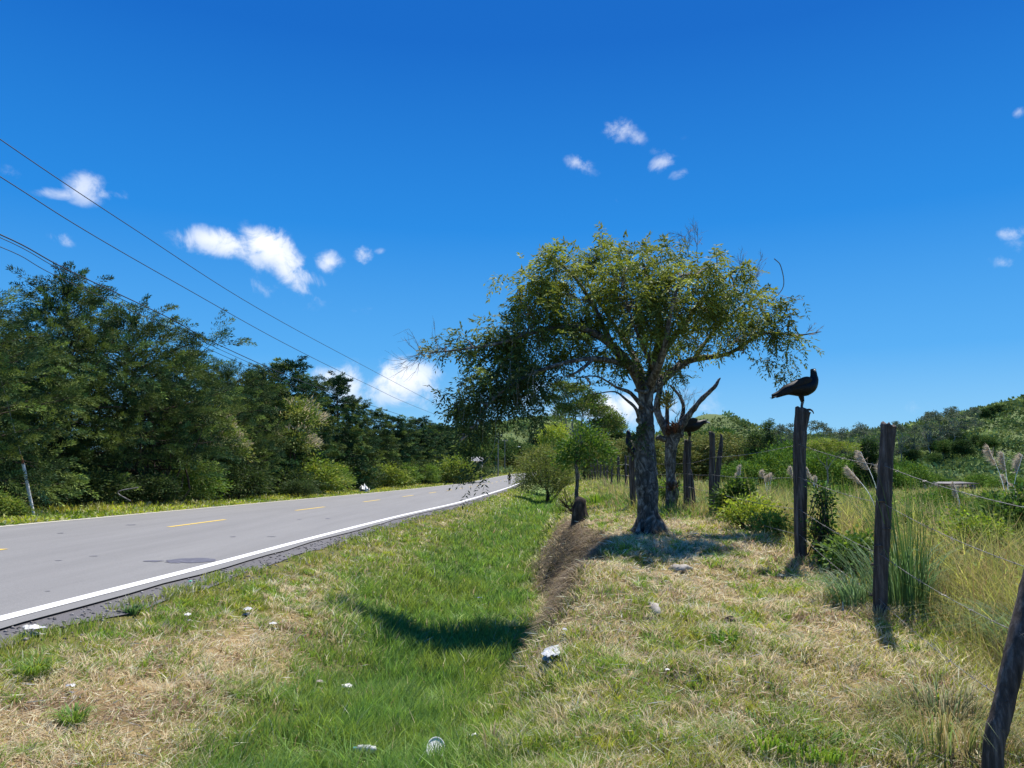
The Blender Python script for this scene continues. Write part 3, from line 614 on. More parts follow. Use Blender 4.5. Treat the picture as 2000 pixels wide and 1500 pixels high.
pS = leafy('roadside_shrub', 52, [(0, 0, .7, 1.1, .9, .75), (.8, .1, .5, .7, .7, .55), (-.8, -.1, .55, .8, .7, .6)], 190, 34, .13, .45, YS, (), 'shrub', cat='shrub', cl=.2)
pS2 = leafy('roadside_shrub', 53, [(0, 0, .9, .9, .9, .95), (.6, .2, .6, .7, .6, .6)], 170, 34, .12, .35, GR, (), 'shrub', cat='shrub', cl=.2)
pS3 = leafy('roadside_shrub', 54, [(0, 0, .8, 1.2, 1.0, .8), (-.7, .1, 1.1, .7, .6, .6), (.9, 0, .6, .7, .7, .5)], 190, 34, .13, .4, DK, (), 'shrub', cat='shrub', cl=.22)
G_SH = 'shrubs under the cypress row'
for i, (px, Y, zt, p, hp, lab) in enumerate([
    (-5, 22.5, 948, pS, 1.5, 'bright shrub at the left edge beside the white guy wire guard'),
    (70, 27, 900, pS3, 1.75, 'dark shrub behind the guy wire guard'), (190, 29, 905, pS3, 1.75, 'dark undergrowth shrub below the tallest cypress'),
    (300, 31, 915, pS3, 1.75, 'dark undergrowth shrub behind the bent dry stick'), (390, 35, 890, pS2, 1.85, 'green shrub under the nearest flowering tree'), (470, 39, 895, pS3, 1.75, 'dark shrub left of the pale green bush'),
    (612, 50, 885, pS, 1.5, 'pale green bush standing out in front of the row'), (540, 45, 890, pS3, 1.75, 'dark shrub just left of the pale green bush'), (655, 56, 893, pS2, 1.85, 'mid green shrub right of the pale green bush'),
    (700, 64, 890, pS3, 1.75, 'dark shrub above and left of the white sack'), (745, 72, 893, pS, 1.5, 'light shrub behind the white sack'), (795, 82, 893, pS2, 1.85, 'shrub to the right behind the white sack'), (835, 95, 893, pS2, 1.85, 'shrub below the last tall cypresses'),
    (885, 108, 880, pS, 1.5, 'yellow green shrub at the far end of the cypress row'), (910, 118, 885, pS3, 1.75, 'dark bush behind the yellow shrub at the far end'), (590, 42, 925, pS3, 1.75, 'small dark bush on the verge in front of the flowering tree')]):
    put(p, px, Y, zt + 12, hp, i * .9, None, lab, G_SH, wide=1.15)
# stand of thin bare stems seen under the cypresses
r = rg(60); mb = MB()
for i in range(15):
    a = np.array((r.normal(0, .5), r.normal(0, .4), 0)); b = a * 2.2 + np.array((r.normal(0, .4), 0, r.uniform(2.4, 3.6))); B = crook(r, a, b, 6, .05); tube(mb, B, np.linspace(.055, .015, len(B)), 5)
e = empty('thicket_tree', (0, 0, 0), 'many stemmed bare trunked tree under the broad cypress', 'tree'); mb.build('trunk', M_BARK2, e, True); place(e, -15.2, 33, 0)

# far woods beyond the road bend and behind the field
pR = leafy('broadleaf_tree', 55, [(0, 0, 4.6, 2.6, 2.4, 1.8), (1.9, .4, 3.6, 1.7, 1.6, 1.3), (-1.9, -.2, 3.8, 1.8, 1.7, 1.4), (.3, -.9, 3.0, 2.1, 1.6, 1.1)], 330, 26, .3, .5, (DK[1], GR[0], OL[1]), (2.2, .17), 'tree', cl=.16, mat=M_FAR)
pR2 = leafy('broadleaf_tree', 56, [(0, 0, 5.2, 1.9, 1.9, 1.9), (.9, 0, 3.6, 1.6, 1.5, 1.5), (-1.0, .3, 3.2, 1.7, 1.5, 1.3)], 300, 26, .3, .5, (DK[0], DK[1], GR[0]), (2.0, .16), 'tree', cl=.17, mat=M_FAR)
pO = leafy('broadleaf_tree', 57, [(0, 0, 3.9, 2.3, 2.1, 1.5), (1.6, 0, 2.9, 1.7, 1.6, 1.1), (-1.6, .2, 2.9, 1.6, 1.6, 1.1), (0, -.6, 1.7, 2.4, 1.8, 1.2)], 420, 26, .24, .42, OL, (1.6, .13), 'tree', cl=.13, flat=.35, mat=M_FAR)
G_BEND = 'dark trees where the road bends'
for i, (px, Y, zt, p, w) in enumerate([(905, 150, 868, pR2, 1.2), (925, 165, 872, pR, 1.3), (948, 180, 868, pR, 1.2), (968, 215, 862, pR2, 1.6), (985, 230, 866, pR, 1.3), (1003, 240, 866, pR2, 1.5), (1022, 250, 868, pR, 1.3), (1040, 235, 874, pR, 1.3), (958, 205, 885, pO, 1.2), (992, 218, 886, pO, 1.3), (1015, 225, 890, pO, 1.2), (935, 175, 890, pO, 1.2), (1035, 215, 895, pO, 1.1)]):
    put(p, px, Y, zt, {pR2: 7.1, pR: 6.4, pO: 5.4}[p], i * 1.1, None, 'dark green tree beyond the bend of the road', G_BEND, wide=w)
for i in range(16): put(pR2 if i % 2 else pR, 885 + i * 12.5, 285 + 9 * (i % 4), 862 + 5 * sin(i * 1.7) + i * .5, 7.1 if i % 2 else 6.4, i * 2.1, None, 'tree on the low wooded ridge past the road end', 'trees on the ridge past the road end', wide=1.3)
pP = conifer('pine_tree', 45, 8, 2.3, slim, 60, 5, 30, .34, .12, (CYPB, DARKG, CYPB), low=.1)
for i, (px, Y, zt) in enumerate([(1046, 300, 846), (1056, 305, 841), (1068, 300, 848), (1038, 310, 855), (1080, 310, 850)]):
    put(pP, px, Y, zt, 8.3, i * 1.7, None, 'bluish pine on the knoll left of the yellow green tree', 'pines on the knoll beyond the road', wide=1.6)

# trees right of the road
e = leafy('bush', 61, [(0, 0, .9, 1.6, 1.4, .8), (0, 0, 1.7, 1.75, 1.5, 1.45), (1.2, .2, 1.3, 1.1, 1.1, 1.1), (-1.1, -.2, 1.2, 1.15, 1.1, 1.1), (.2, 0, 2.5, 1.2, 1.1, .7)], 620, 34, .10, .42, (OL[0], OL[1], YG[0]), (.7, .09), 'round olive bush hanging over the white road line', 'bush', cl=.15)
put(e, 1068, 55, 868, 3.3, 1.0, None, None, wide=1.15)
e = leafy('yellow_green_tree', 62, [(0, 0, 4.6, 1.6, 1.5, 2.0), (.9, 0, 3.4, 1.4, 1.3, 1.6), (-.9, 0, 3.2, 1.3, 1.3, 1.5), (0, 0, 2.0, 1.9, 1.6, 1.3)], 560, 30, .2, .45, YG, (1.6, .13), 'bright yellow green tree rising behind the round bush', 'tree', cl=.15)
put(e, 1083, 72, 822, 6.8, 1.0, None, None, wide=.95)
e = leafy('spreading_tree', 63, [(-1.6, 0, 8.4, 1.4, 1.3, .7), (0, .4, 8.0, 1.5, 1.3, .8), (1.7, 0, 7.2, 1.6, 1.4, .8), (3.0, .3, 6.2, 1.4, 1.3, .7), (-2.6, 0, 7.2, 1.1, 1.1, .6), (.4, -.5, 6.4, 2.2, 1.6, .9), (-1.4, 0, 6.2, 1.4, 1.3, .8), (2.6, 0, 4.8, 1.9, 1.5, .9), (4.2, 0, 5.2, 1.3, 1.2, .8)], 800, 26, .22, .42, (OL[0], GR[1], OL[2]), (3.2, .2), 'tall loose spreading tree seen between big trunk and drooping branch', 'tree', cl=.2, flat=.45, tmat=M_TWIG)
put(e, 1128, 84, 745, 9.1, .2, None, None, wide=.85)
e = leafy('round_headed_tree', 64, [(0, 0, 5.0, 1.4, 1.4, 1.6), (.6, 0, 3.9, 1.5, 1.4, 1.2), (-.6, 0, 3.6, 1.5, 1.4, 1.2)], 300, 34, .22, .4, (DK[0], DK[1], GR[0]), (2, .16), 'dark round headed tree just left of the big trunk', 'tree', cl=.16)
put(e, 1195, 96, 815, 6.6, 0, None, None)
G_HG = 'shrubby trees along the far part of the fence'
for i, (px, Y, zt, p, lab) in enumerate([(1140, 66, 868, pO, 'olive shrub behind the first far fence posts'), (1172, 72, 862, pO, 'olive shrub below the spreading tree'), (1210, 78, 858, pO, 'olive shrub left of the big trunk'), (1248, 82, 852, pO, 'olive shrub hidden by the big trunk'), (1150, 90, 845, pO, 'paler shrub tree under the spreading crown'), (1230, 100, 850, pR, 'dark tree behind the big trunk')]):
    put(p, px, Y, zt, 5.4 if p is pO else 6.4, i * 1.2, None, lab, G_HG, wide=1.15)
G_MID = 'layered trees behind the pasture'
for i, (px, Y, zt, p, lab) in enumerate([(1290, 88, 852, pO, 'layered tree just right of the big trunk'), (1335, 92, 858, pO, 'layered tree behind the second perching post'), (1372, 96, 848, pO, 'layered tree behind the crooked pair of posts'), (1412, 90, 846, pO, 'layered tree right of the pair of posts'), (1445, 84, 858, pO, 'layered tree left of the vine covered tree'), (1320, 110, 848, pR, 'darker tree at the back under the green hill'), (1395, 115, 843, pR, 'darker tree at the back below the hill slope')]):
    put(p, px, Y, zt, 5.4 if p is pO else 6.4, i * 1.9, None, lab, G_MID, wide=1.15)
e = leafy('vine_covered_tree', 65, [(.9, 0, 6.6, .75, .7, 1.0), (.9, 0, 5.0, .6, .6, 1.2), (-.8, 0, 5.0, 1.2, 1.1, 1.3), (-.9, 0, 3.2, 1.4, 1.2, 1.6), (.7, 0, 3.2, .9, .9, 1.4), (0, 0, 1.4, 1.7, 1.3, 1.3)], 520, 34, .17, .45, (DK[0], DK[1], GR[1]), (2, .2), 'tall dark vine smothered tree left of the vulture post', 'tree', cl=.2)
put(e, 1486, 78, 819, 7.7, 0, None, None, wide=.9)
G_BK = 'low bushes at the pasture edge'
pSb = leafy('pasture_bush', 66, [(0, 0, 1.3, 1.7, 1.5, 1.3), (1.3, 0, .9, 1.2, 1.1, .9), (-1.3, .1, 1.0, 1.2, 1.1, 1.0)], 260, 30, .17, .45, (GR[0], GR[1], YG[0]), (), 'bush', cat='bush', cl=.16, mat=M_FAR)
for i, (px, Y, zt, w, lab) in enumerate([(1520, 72, 880, 1, 'bush behind the vulture post, left side'), (1560, 68, 890, 1, 'bush hidden behind the vulture post'), (1600, 64, 893, 1.1, 'bush right of the vulture post under the flat crowned tree'), (1650, 70, 905, 1.1, 'yellowish bush left of the dark column tree'), (1735, 66, 912, 1, 'bush right of the second post'), (1770, 75, 905, .9, 'bush left of the shed'), (1545, 95, 868, 1.3, 'bigger bush in back between posts'), (1820, 100, 928, 1, 'bush behind the shed roof'), (1905, 92, 928, 1.3, 'bush right of the shed'), (1965, 80, 930, 1.3, 'bush near the right frame edge'), (1450, 70, 905, 1.2, 'bush in front of the layered trees')]):
    put(pSb, px, Y, zt, 2.5, i * 1.3, None, lab, G_BK, wide=w)
e = leafy('flat_crowned_tree', 67, [(-.9, 0, 3.6, 1.2, 1.1, .42), (1.2, 0, 3.55, 1.4, 1.2, .42), (0, .3, 3.9, 1.1, 1.0, .35)], 230, 34, .13, .42, (GR[1], YS[1], OL[2]), (1.9, .08), 'small flat crowned tree with pale forked trunk right of vulture post', 'tree', cl=.16, flat=.4, tmat=M_TWIG)
put(e, 1612, 58, 858, 4.2, 0, None, None, wide=.9)
e = leafy('column_tree', 68, [(0, 0, 3.6, .9, .85, 1.1), (0, 0, 2.2, 1.1, 1.0, 1.2), (.2, 0, 1.0, 1.2, 1.1, .9)], 330, 34, .16, .45, (DK[0], DK[0], GR[0]), (1.2, .12), 'dark narrow tree directly left of the second fence post', 'tree', cl=.2)
put(e, 1694, 62, 858, 4.7, 0, None, None)
# eucalyptus on the ridge and slope
r = rg(70); lob = [(r.normal(0, 2.0), r.normal(0, 1.6), 7.5 + r.uniform(-3, 3.2), r.uniform(.9, 1.7), r.uniform(.9, 1.5), r.uniform(.5, .9)) for _ in range(13)]
pE = leafy('eucalyptus_tree', 71, lob, 170, 16, .5, .34, GY, (4.0, .2), 'tree', cl=.26, flat=.45, tmat=M_TWIG, mat=M_FAR)
lob = [(r.normal(0, 1.5), r.normal(0, 1.4), 8 + r.uniform(-4.5, 3.2), r.uniform(.8, 1.4), r.uniform(.8, 1.3), r.uniform(.5, .8)) for _ in range(11)]
pE2 = leafy('eucalyptus_tree', 72, lob, 150, 16, .48, .34, GY, (4.0, .18), 'tree', cl=.26, flat=.45, tmat=M_TWIG, mat=M_FAR)
for i, (px, Y, zt, w, lab) in enumerate([(1523, 150, 838, .9, 'pale airy eucalyptus left of the vulture post'), (1543, 160, 842, .8, 'airy eucalyptus touching the left side of the vulture post'), (1608, 185, 832, .9, 'eucalyptus above the flat crowned tree, right of vulture post'), (1640, 190, 836, 1.0, 'eucalyptus with a rounded loose crown between both near posts'), (1668, 200, 842, .8, 'low eucalyptus left of the dark column tree'), (1690, 190, 826, 1.0, 'eucalyptus standing above the dark column tree'), (1757, 215, 832, .8, 'eucalyptus just right of the second post top'), (1783, 220, 828, .7, 'slender eucalyptus at the foot of the hill slope'), (1812, 235, 812, 1.0, 'eucalyptus on the hill shoulder, left of the tallest'), (1838, 240, 803, 1.1, 'tallest broad eucalyptus on the hill shoulder'), (1862, 250, 803, 1.0, 'eucalyptus right of the tallest on the shoulder'), (1885, 262, 804, 1.0, 'eucalyptus below the summit pines'), (1905, 275, 800, .9, 'last eucalyptus before the summit pines')]):
    put(pE if i % 2 else pE2, px, Y, zt, 11.0, i * 1.7, None, lab, 'eucalyptus trees along the hill skyline', wide=w)
for i, (px, Y, zt) in enumerate([(1925, 300, 800), (1938, 305, 796), (1950, 310, 792), (1962, 312, 791), (1975, 312, 794), (1988, 315, 795)]):
    put(pR2, px, Y, zt, 7.1, i * 1.3, None, 'dark tree in the clump on the right hill summit', 'dark clump on the hill summit', wide=1.3)
for i in range(24):
    t = i / 23; px = 1490 + t * 430 + 14 * sin(i * 2.3); Y = lerp(150, 262, t) - 14 * (i % 3); put(pR if i % 2 else pR2, px, Y, lerp(880, 832, sstep(.5, 1, t)) + 9 * ((i * 7) % 5) / 4 + 10 * (i % 3), 6.4 if i % 2 else 7.1, i * 1.7, None, 'dark tree of the wooded strip at the foot of the hill', 'wooded strip along the hill foot', wide=1.35)
for i, (px, zt) in enumerate([(1300, 868), (1318, 866), (1337, 862), (1408, 852), (1430, 858), (1452, 862), (1505, 862), (1478, 866)]):
    put(pR, px, 260 + 8 * (i % 3), zt - (12 if i % 3 == 0 else 0), 6.4, i * 1.7, None, 'small tree on the ridge around the bald green hill', 'trees around the bald green hill', wide=1.5)
put(pR, 1364, 452, 820, 6.4, 1, None, 'lone tree near the summit of the bald green hill', None); put(pR, 1414, 440, 828, 6.4, 1, None, 'lone tree on the right slope of the bald green hill', None)
# scrub that covers the hillsides
def scrub():
    r = rg(80); mb = MB(); n = 17000
    x = r.uniform(-120, 420, n); y = 110 * (520 / 110) ** r.random(n); ang = np.degrees(np.arctan2(x, y))
    bald = np.hypot((x - 115) / 17, (y - 450) / 26) < .6
    ok = (np.abs(ang) < 41) & ~((x < Rr(y) + 4) & (x > Ll(y) - 3)) & ~bald & ~((x < 40) & (y < 140) & (x > Rr(y)))
    x, y = x[ok], y[ok]; n = len(x); d = np.hypot(x, y); R = r.uniform(.7, 1.7, n) * (.6 + d / 260); k = 30
    dd = rdir(r, n * k).reshape(n, k, 3); dd[..., 2] = np.abs(dd[..., 2]); P = np.stack((x, y, H(x, y)), 1)[:, None] + dd * R[:, None, None] * np.array((1, 1, .75)) * r.uniform(.6, 1.05, (n, k, 1))
    f = fbm(x, y, 14, 83, 4); c = lerp(np.array((.13, .19, .065)), np.array((.25, .31, .11)), sstep(.35, .65, f)[:, None]); c = c * np.exp(r.normal(0, .25, (n, 1)))
    c = np.repeat(c, k, 0) * np.exp(r.normal(0, .12, (n * k, 1)))
    diamonds(mb, P.reshape(-1, 3), (dd * .5 + r.normal(0, .6, (n, k, 3))).reshape(-1, 3), (R[:, None] * r.uniform(.3, .6, (n, k))).ravel(), (R[:, None] * r.uniform(.2, .4, (n, k))).ravel(), r, np.clip(c, 0, .5))
    tag(mb.build('hillside_scrub', M_FAR), 'dense green scrub covering the hillsides', 'scrub', None, 'stuff')
scrub()

ORD = 'first second third fourth fifth sixth seventh eighth ninth tenth eleventh twelfth thirteenth fourteenth fifteenth sixteenth seventeenth eighteenth nineteenth twentieth'.split()
def ordinals(group, text):
    L = sorted([o for o in COL.objects if o.get('group') == group and o.parent is None], key=lambda o: o.location.x / o.location.y); n = len(L)
    for i, o in enumerate(L):
        o['label'] = text + ', ' + (('leftmost' if i == 0 else ORD[i] + ' from the left') if i < (n + 1) // 2 else ('rightmost' if i == n - 1 else ORD[n - 1 - i] + ' from the right'))
ordinals('wooded strip along the hill foot', 'dark tree in the wooded strip at the hill foot'); ordinals('dark trees where the road bends', 'dark tree beyond the bend of the road')
ordinals('trees on the ridge past the road end', 'tree on the low ridge past the road end'); ordinals('trees around the bald green hill', 'small tree on the ridge below the bald hill')
ordinals('dark clump on the hill summit', 'dark tree in the clump on the right summit'); ordinals('pines on the knoll beyond the road', 'bluish pine on the knoll past the road bend')
ordinals('cypress trees standing behind the roadside row', 'second row cypress showing through gaps of the front row')
# ------------------------------------------------------------------ the big roadside tree
BK = 12.0
def limb(mb, pts, seg=8, r=None, wob=.05, n=4):
    P = np.array([at(a, b, c) for a, b, c, _ in pts]); Q = spline(P, n); t = np.linspace(0, len(pts) - 1, len(Q)); R = np.interp(t, range(len(pts)), [p[3] for p in pts])
    tube(mb, Q, R, seg, wob=wob, r=r); return Q
def pinnate(mb, P, D, L, r, C, pairs=5, ll=.078, lw=.025):
    """compound leaves: pairs of leaflets along a drooping midrib"""
    n = len(P); D = unit(D); k = pairs * 2 + 1; t = np.concatenate((np.repeat(np.linspace(.25, .92, pairs), 2), [1.0])); sg = np.concatenate((np.tile([1, -1], pairs), [0]))
    up = np.array((0, 0, 1.)); S = unit(np.cross(D, up) + r.normal(0, .25, (n, 3)))
    Q = P[:, None] + D[:, None] * (t[None] * L[:, None])[..., None]; Q[..., 2] -= .45 * L[:, None] * t ** 2
    d = S[:, None] * sg[None, :, None] + D[:, None] * .65 + np.array((0, 0, -.35)); d = d + r.normal(0, .2, (n, k, 3))
    c = C[:, None] * np.exp(r.normal(0, .15, (n, k, 1)))
    nrm = unit(np.tile(up, (n, k, 1)) + r.normal(0, .5, (n, k, 3)))
    diamonds(mb, Q.reshape(-1, 3), d.reshape(-1, 3), ll * r.uniform(.7, 1.25, n * k), lw * r.uniform(.8, 1.2, n * k), r, np.clip(c.reshape(-1, 3), 0, .8), side=nrm.reshape(-1, 3))
def twigfan(mb, base, d, L, r, depth=3, rad=.008, spread=.55):
    d = unit(np.asarray(d, float)); n = 5; P = [np.array(base)]
    for i in range(n): d = unit(d + r.normal(0, .12, 3) + (0, 0, .03)); P.append(P[-1] + d * L / n)
    tube(mb, P, np.linspace(rad, rad * .5, n + 1), 3, cap=False)
    if depth:
        for i in range(r.integers(4, 7)):
            j = r.integers(1, n + 1); twigfan(mb, P[j], d + r.normal(0, spread, 3), L * r.uniform(.45, .75), r, depth - 1, rad * .6, spread)
def big_tree():
    r = rg(101); base = on(1265, BK); e = empty('roadside_tree', base, 'big spreading tree with mottled grey trunk on the bank, crown drooping left over the ditch', 'tree')
    tm = MB()
    zb = (base[2] - .15 - CAMZ) / 1.0
    def T(x, y, Y=BK): return at(x, y, Y)
    base_y = 912 - zb * 1500 / BK
    tr = limb(tm, [(1266, base_y, BK, .21), (1266, 1030, BK, .17), (1265, 985, BK, .155), (1263, 945, BK, .172), (1261, 905, BK, .172), (1260, 870, BK, .152), (1263, 842, BK, .125), (1262, 810, BK, .112), (1261, 780, BK, .112), (1263, 752, BK, .125)], 20, r, .045, 6)
    for k, (dx, dy) in enumerate([(.5, -.25), (-.42, -.3), (.35, .4), (-.15, -.5), (-.5, .2)]):        # root flares
        a = base + np.array((dx * .12, dy * .12, .3)); b = base + np.array((dx * .5, dy * .5, .03)); c = base + np.array((dx * .85, dy * .85, -.1))
        tube(tm, spline(np.array((a, b, c)), 4), np.linspace(.085, .03, 9), 8, wob=.06, r=r)
    for i in range(30):                                                                   # burls
        q = tr[r.integers(4, len(tr) - 10)]; a = r.uniform(0, 2 * pi); d = np.array((cos(a), sin(a), 0)); p = q + d * .115; tube(tm, np.array([p - (0, 0, .06), p - (0, 0, .02), p + (0, 0, .02), p + (0, 0, .05)]), [.015, .05, .048, .015], 7, wob=.12, r=r)
    lm = MB(); S = []
    def L(*p, seg=7): Q = limb(lm, p, seg, r, .06); S.append(Q); return Q
    L((1262, 770, BK, .11), (1238, 725, 11.9, .085), (1195, 675, 11.7, .065), (1135, 640, 11.5, .05), (1060, 645, 11.4, .035), (985, 668, 11.3, .026), (905, 682, 11.2, .016), (835, 690, 11.2, .007))
    L((1264, 765, BK, .12), (1282, 705, 12.2, .085), (1290, 640, 12.4, .06), (1277, 580, 12.5, .04), (1255, 510, 12.5, .018))
    L((1195, 675, 11.7, .05), (1160, 600, 11.8, .04), (1125, 545, 12, .025), (1085, 505, 12.1, .012))
    L((1272, 760, 12.1, .09), (1318, 722, 12.5, .07), (1355, 702, 12.7, .055), (1425, 690, 12.9, .036), (1490, 652, 12.9, .026), (1555, 655, 12.9, .015), (1604, 648, 12.9, .006))
    L((1285, 700, 12.2, .06), (1335, 635, 12.0, .045), (1385, 570, 11.8, .03), (1440, 525, 11.7, .014))
    L((1355, 702, 12.7, .035), (1400, 640, 13.1, .03), (1460, 590, 13.3, .018), (1505, 560, 13.3, .01))
    L((1262, 760, 12.1, .07), (1235, 690, 12.9, .055), (1190, 620, 13.4, .035), (1150, 560, 13.6, .02))
    L((1268, 755, 11.9, .07), (1295, 690, 11.2, .05), (1310, 610, 10.9, .03), (1330, 540, 10.9, .015))
    L((1230, 715, 11.8, .05), (1160, 700, 11.2, .036), (1080, 715, 11.0, .028), (1010, 745, 10.9, .022), (955, 790, 10.9, .016), (915, 850, 10.9, .007))
    L((1258, 800, 11.95, .04), (1232, 768, 11.7, .03), (1205, 757, 11.6, .02), (1165, 735, 11.4, .012), (1120, 740, 11.3, .006), seg=6)
    L((1253, 838, 11.9, .035), (1243, 800, 11.7, .026), (1222, 780, 11.6, .02), (1200, 765, 11.5, .012), (1160, 770, 11.4, .006), seg=6)
    L((1264, 750, 11.9, .05), (1262, 765, 11.75, .03), (1240, 762, 11.6, .022), seg=6)
    L((1160, 700, 11.2, .03), (1130, 725, 11.0, .02), (1105, 735, 10.9, .008), seg=6)
    L((1280, 730, 12.1, .045), (1262, 690, 11.6, .035), (1240, 640, 11.3, .02), (1215, 560, 11.2, .01))
    E = [(1150,505,60,36,1),(1225,525,75,38,1),(1290,512,55,38,1),(1370,525,48,36,1),(1085,530,58,42,1),(1015,565,48,42,.9),(1435,570,52,40,1),(1490,600,42,34,.9),(1540,632,34,30,.8),(1560,665,22,20,.6),
         (1130,585,72,50,1.1),(1220,595,70,50,1.2),(1310,585,66,50,1.1),(1390,605,58,48,1.0),(1045,622,60,44,1),(985,650,52,38,.9),(915,665,44,24,.8),(868,682,30,16,.8),
         (1000,695,66,36,1),(1060,665,60,40,1),(1120,660,60,42,.9),(1195,665,58,42,.7),(1290,665,56,36,.7),(1360,665,50,36,.75),(1430,650,50,30,.75),(1485,640,48,28,.8),
         (965,742,58,38,.9),(932,785,46,36,.95),(915,825,34,28,1.0),(1005,775,46,28,.8),(1035,740,48,28,.9),(895,850,16,20,.9),(1110,735,36,18,.7),(1150,752,34,12,.6),
         (1225,720,44,22,.4),(1325,715,40,18,.55),(1250,640,70,60,.6),(960,830,26,16,.55),(1020,808,18,18,.35),(1510,680,36,16,.45),(1450,690,30,10,.3),(1335,745,16,10,.3),(1000,720,50,40,.6),(1180,480,40,22,.7),(1060,500,26,14,.6),(1400,500,16,14,.5)]
    allS = np.concatenate(S); lv = MB(); PP = []; DD = []; CC = []; bt = MB()
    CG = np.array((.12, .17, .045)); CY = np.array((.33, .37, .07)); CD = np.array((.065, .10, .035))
    for (cx, cy, rx, ry, dn) in E:
        inner = cx > 1000 and cy < 700; dep = (rx + ry) / 1500 * 12 * .62 * (1.25 if inner else 1)
        near = allS[np.argmin(np.abs((allS[:, 0] / allS[:, 1] * 1500 + 1000) - cx) + np.abs(912 - (allS[:, 2] - CAMZ) / allS[:, 1] * 1500 - cy))]
        Yc = lerp(near[1], 12.0, .4); nt_ = int(rx * ry / 98 * dn)
        c0 = at(cx, cy, Yc); B = crook(r, near, c0, 4, .1); tube(bt, B, np.linspace(.018, .009, len(B)), 4, cap=False)
        for i in range(nt_):
            d = rdir(r, 1)[0]; q = c0 + d * np.array((rx / 1500 * Yc, dep, ry / 1500 * Yc)) * r.random() ** .4 * 1.05
            if i % 2 == 0: B = crook(r, c0 if r.random() < .6 else near, q, 4, .13); tube(bt, B, np.linspace(.007, .003, len(B)), 3, cap=False)
            n = r.integers(7, 13); PP.append(q + r.normal(0, .055, (n, 3))); dd = unit(q - c0) * .7 + r.normal(0, .7, (n, 3)) + (0, 0, -.15); DD.append(dd)
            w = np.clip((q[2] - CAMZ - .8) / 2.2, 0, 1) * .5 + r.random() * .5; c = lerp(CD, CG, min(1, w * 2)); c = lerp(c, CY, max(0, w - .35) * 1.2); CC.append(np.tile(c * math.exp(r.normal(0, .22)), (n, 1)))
    # hanging vines
    vm = MB()
    def vine(pts, leafy_=.5, rad=.004):
        P = spline(np.array([at(*p) for p in pts]), 6); tube(vm, P, rad, 3, cap=False)
        for q in P:
            if r.random() < leafy_: PP.append(q + r.normal(0, .03, (2, 3))); DD.append(r.normal(0, 1, (2, 3)) + (0, 0, -.6)); CC.append(np.tile(CD * 1.1, (2, 1)))
    vine([(960, 770, 10.9), (968, 830, 10.85), (962, 880, 10.85), (935, 915, 10.85), (912, 938, 10.85)], 0); vine([(912, 940, 10.85), (920, 944, 10.85), (948, 938, 10.85), (966, 922, 10.85), (968, 890, 10.85)], .1)
    for (a, b) in ((906, 927), (916, 932), (932, 905), (940, 895), (948, 884), (926, 915)):
        q = at(a, b, 10.85); PP.append(q + r.normal(0, .03, (3, 3))); DD.append(r.normal(0, .6, (3, 3)) + (-.3, 0, -.2)); CC.append(np.tile(CD, (3, 1)))
    for i in range(26):
        a = r.uniform(880, 1055); b = r.uniform(770, 850) if a < 980 else r.uniform(760, 800); Y = r.uniform(10.6, 11.5); vine([(a, b - 60, Y), (a + r.normal(0, 6), b - 20, Y), (a + r.normal(0, 9), b + r.uniform(5, 40), Y)], .45, .003)
    vine([(1045, 760, 11), (1052, 790, 11), (1048, 815, 11), (1040, 812, 11)], .3); vine([(1545, 690, 12.9), (1556, 720, 12.9), (1556, 738, 12.9)], .2, .003)
    vine([(1530, 700, 12.9), (1553, 722, 12.9), (1540, 734, 12.9), (1527, 730, 12.9), (1525, 720, 12.9)], .35, .003); vine([(1510, 680, 12.9), (1500, 700, 12.9), (1480, 706, 12.9)], .5, .003)
    vine([(1505, 590, 12.9), (1530, 560, 12.9), (1525, 520, 12.9), (1512, 505, 12.9)], 0, .009); vine([(1520, 575, 12.9), (1545, 582, 12.9), (1570, 586, 12.9)], .5, .004)
    vine([(880, 770, 11), (865, 767, 11), (852, 766, 11)], .45, .004)
    vine([(1258, 870, 11.78), (1250, 880, 11.75), (1246, 868, 11.75)], .0); vine([(1255, 850, 11.8), (1246, 842, 11.8), (1244, 862, 11.8)], .6)
    for i in range(16):
        a = r.uniform(808, 880); q = at(a, 690 - (a - 808) * .12, 11.2); twigfan(vm, q, (-.7 + r.normal(0, .5), 0, r.choice([-.6, .9]) + r.normal(0, .3)), r.uniform(.2, .42), r, 1, .004, .5)
    for (a, b, d, L_, dp) in [(1345, 500, (-.05, 0, 1), .32, 3), (1360, 500, (.15, 0, 1), .3, 3), (1330, 500, (-.15, 0, 1), .26, 2), (1455, 560, (.1, 0, 1), .38, 3), (1470, 560, (.35, 0, 1), .33, 3), (1580, 655, (1, 0, .35), .16, 2), (1575, 650, (1, 0, .7), .14, 2), (1430, 670, (.5, 0, .9), .2, 2), (1415, 690, (.4, 0, 1), .2, 2), (1215, 775, (-.5, 0, .9), .15, 2), (1205, 770, (-.4, 0, 1), .14, 2)]:
        twigfan(vm, at(a, b, 12.2), d, L_, r, dp, .007, .42)
    n = 60; q = np.array([at(r.uniform(815, 880), 690 + r.normal(0, 6), 11.2) for _ in range(n)]); diamonds(lv, q, r.normal(0, 1, (n, 3)), .07, .035, r, np.tile((.38, .4, .26), (n, 1)))     # pale lichen on the tip
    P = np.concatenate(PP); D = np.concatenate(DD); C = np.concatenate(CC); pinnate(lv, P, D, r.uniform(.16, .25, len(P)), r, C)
    t = tm.build('trunk', M_BARK, None, True, origin=base); t.parent = e; t.location = (0, 0, 0)
    vm.V += bt.V; vm.L += [q + vm.n for q in bt.L]; vm.T += bt.T; vm.C += bt.C
    for m, nm, mt in ((lm, 'limbs', M_BARK), (vm, 'twigs', M_TWIG), (lv, 'crown', M_LEAF)):
        o = m.build(nm, mt, None, nm == 'limbs', origin=base); o.parent = e; o.location = (0, 0, 0)
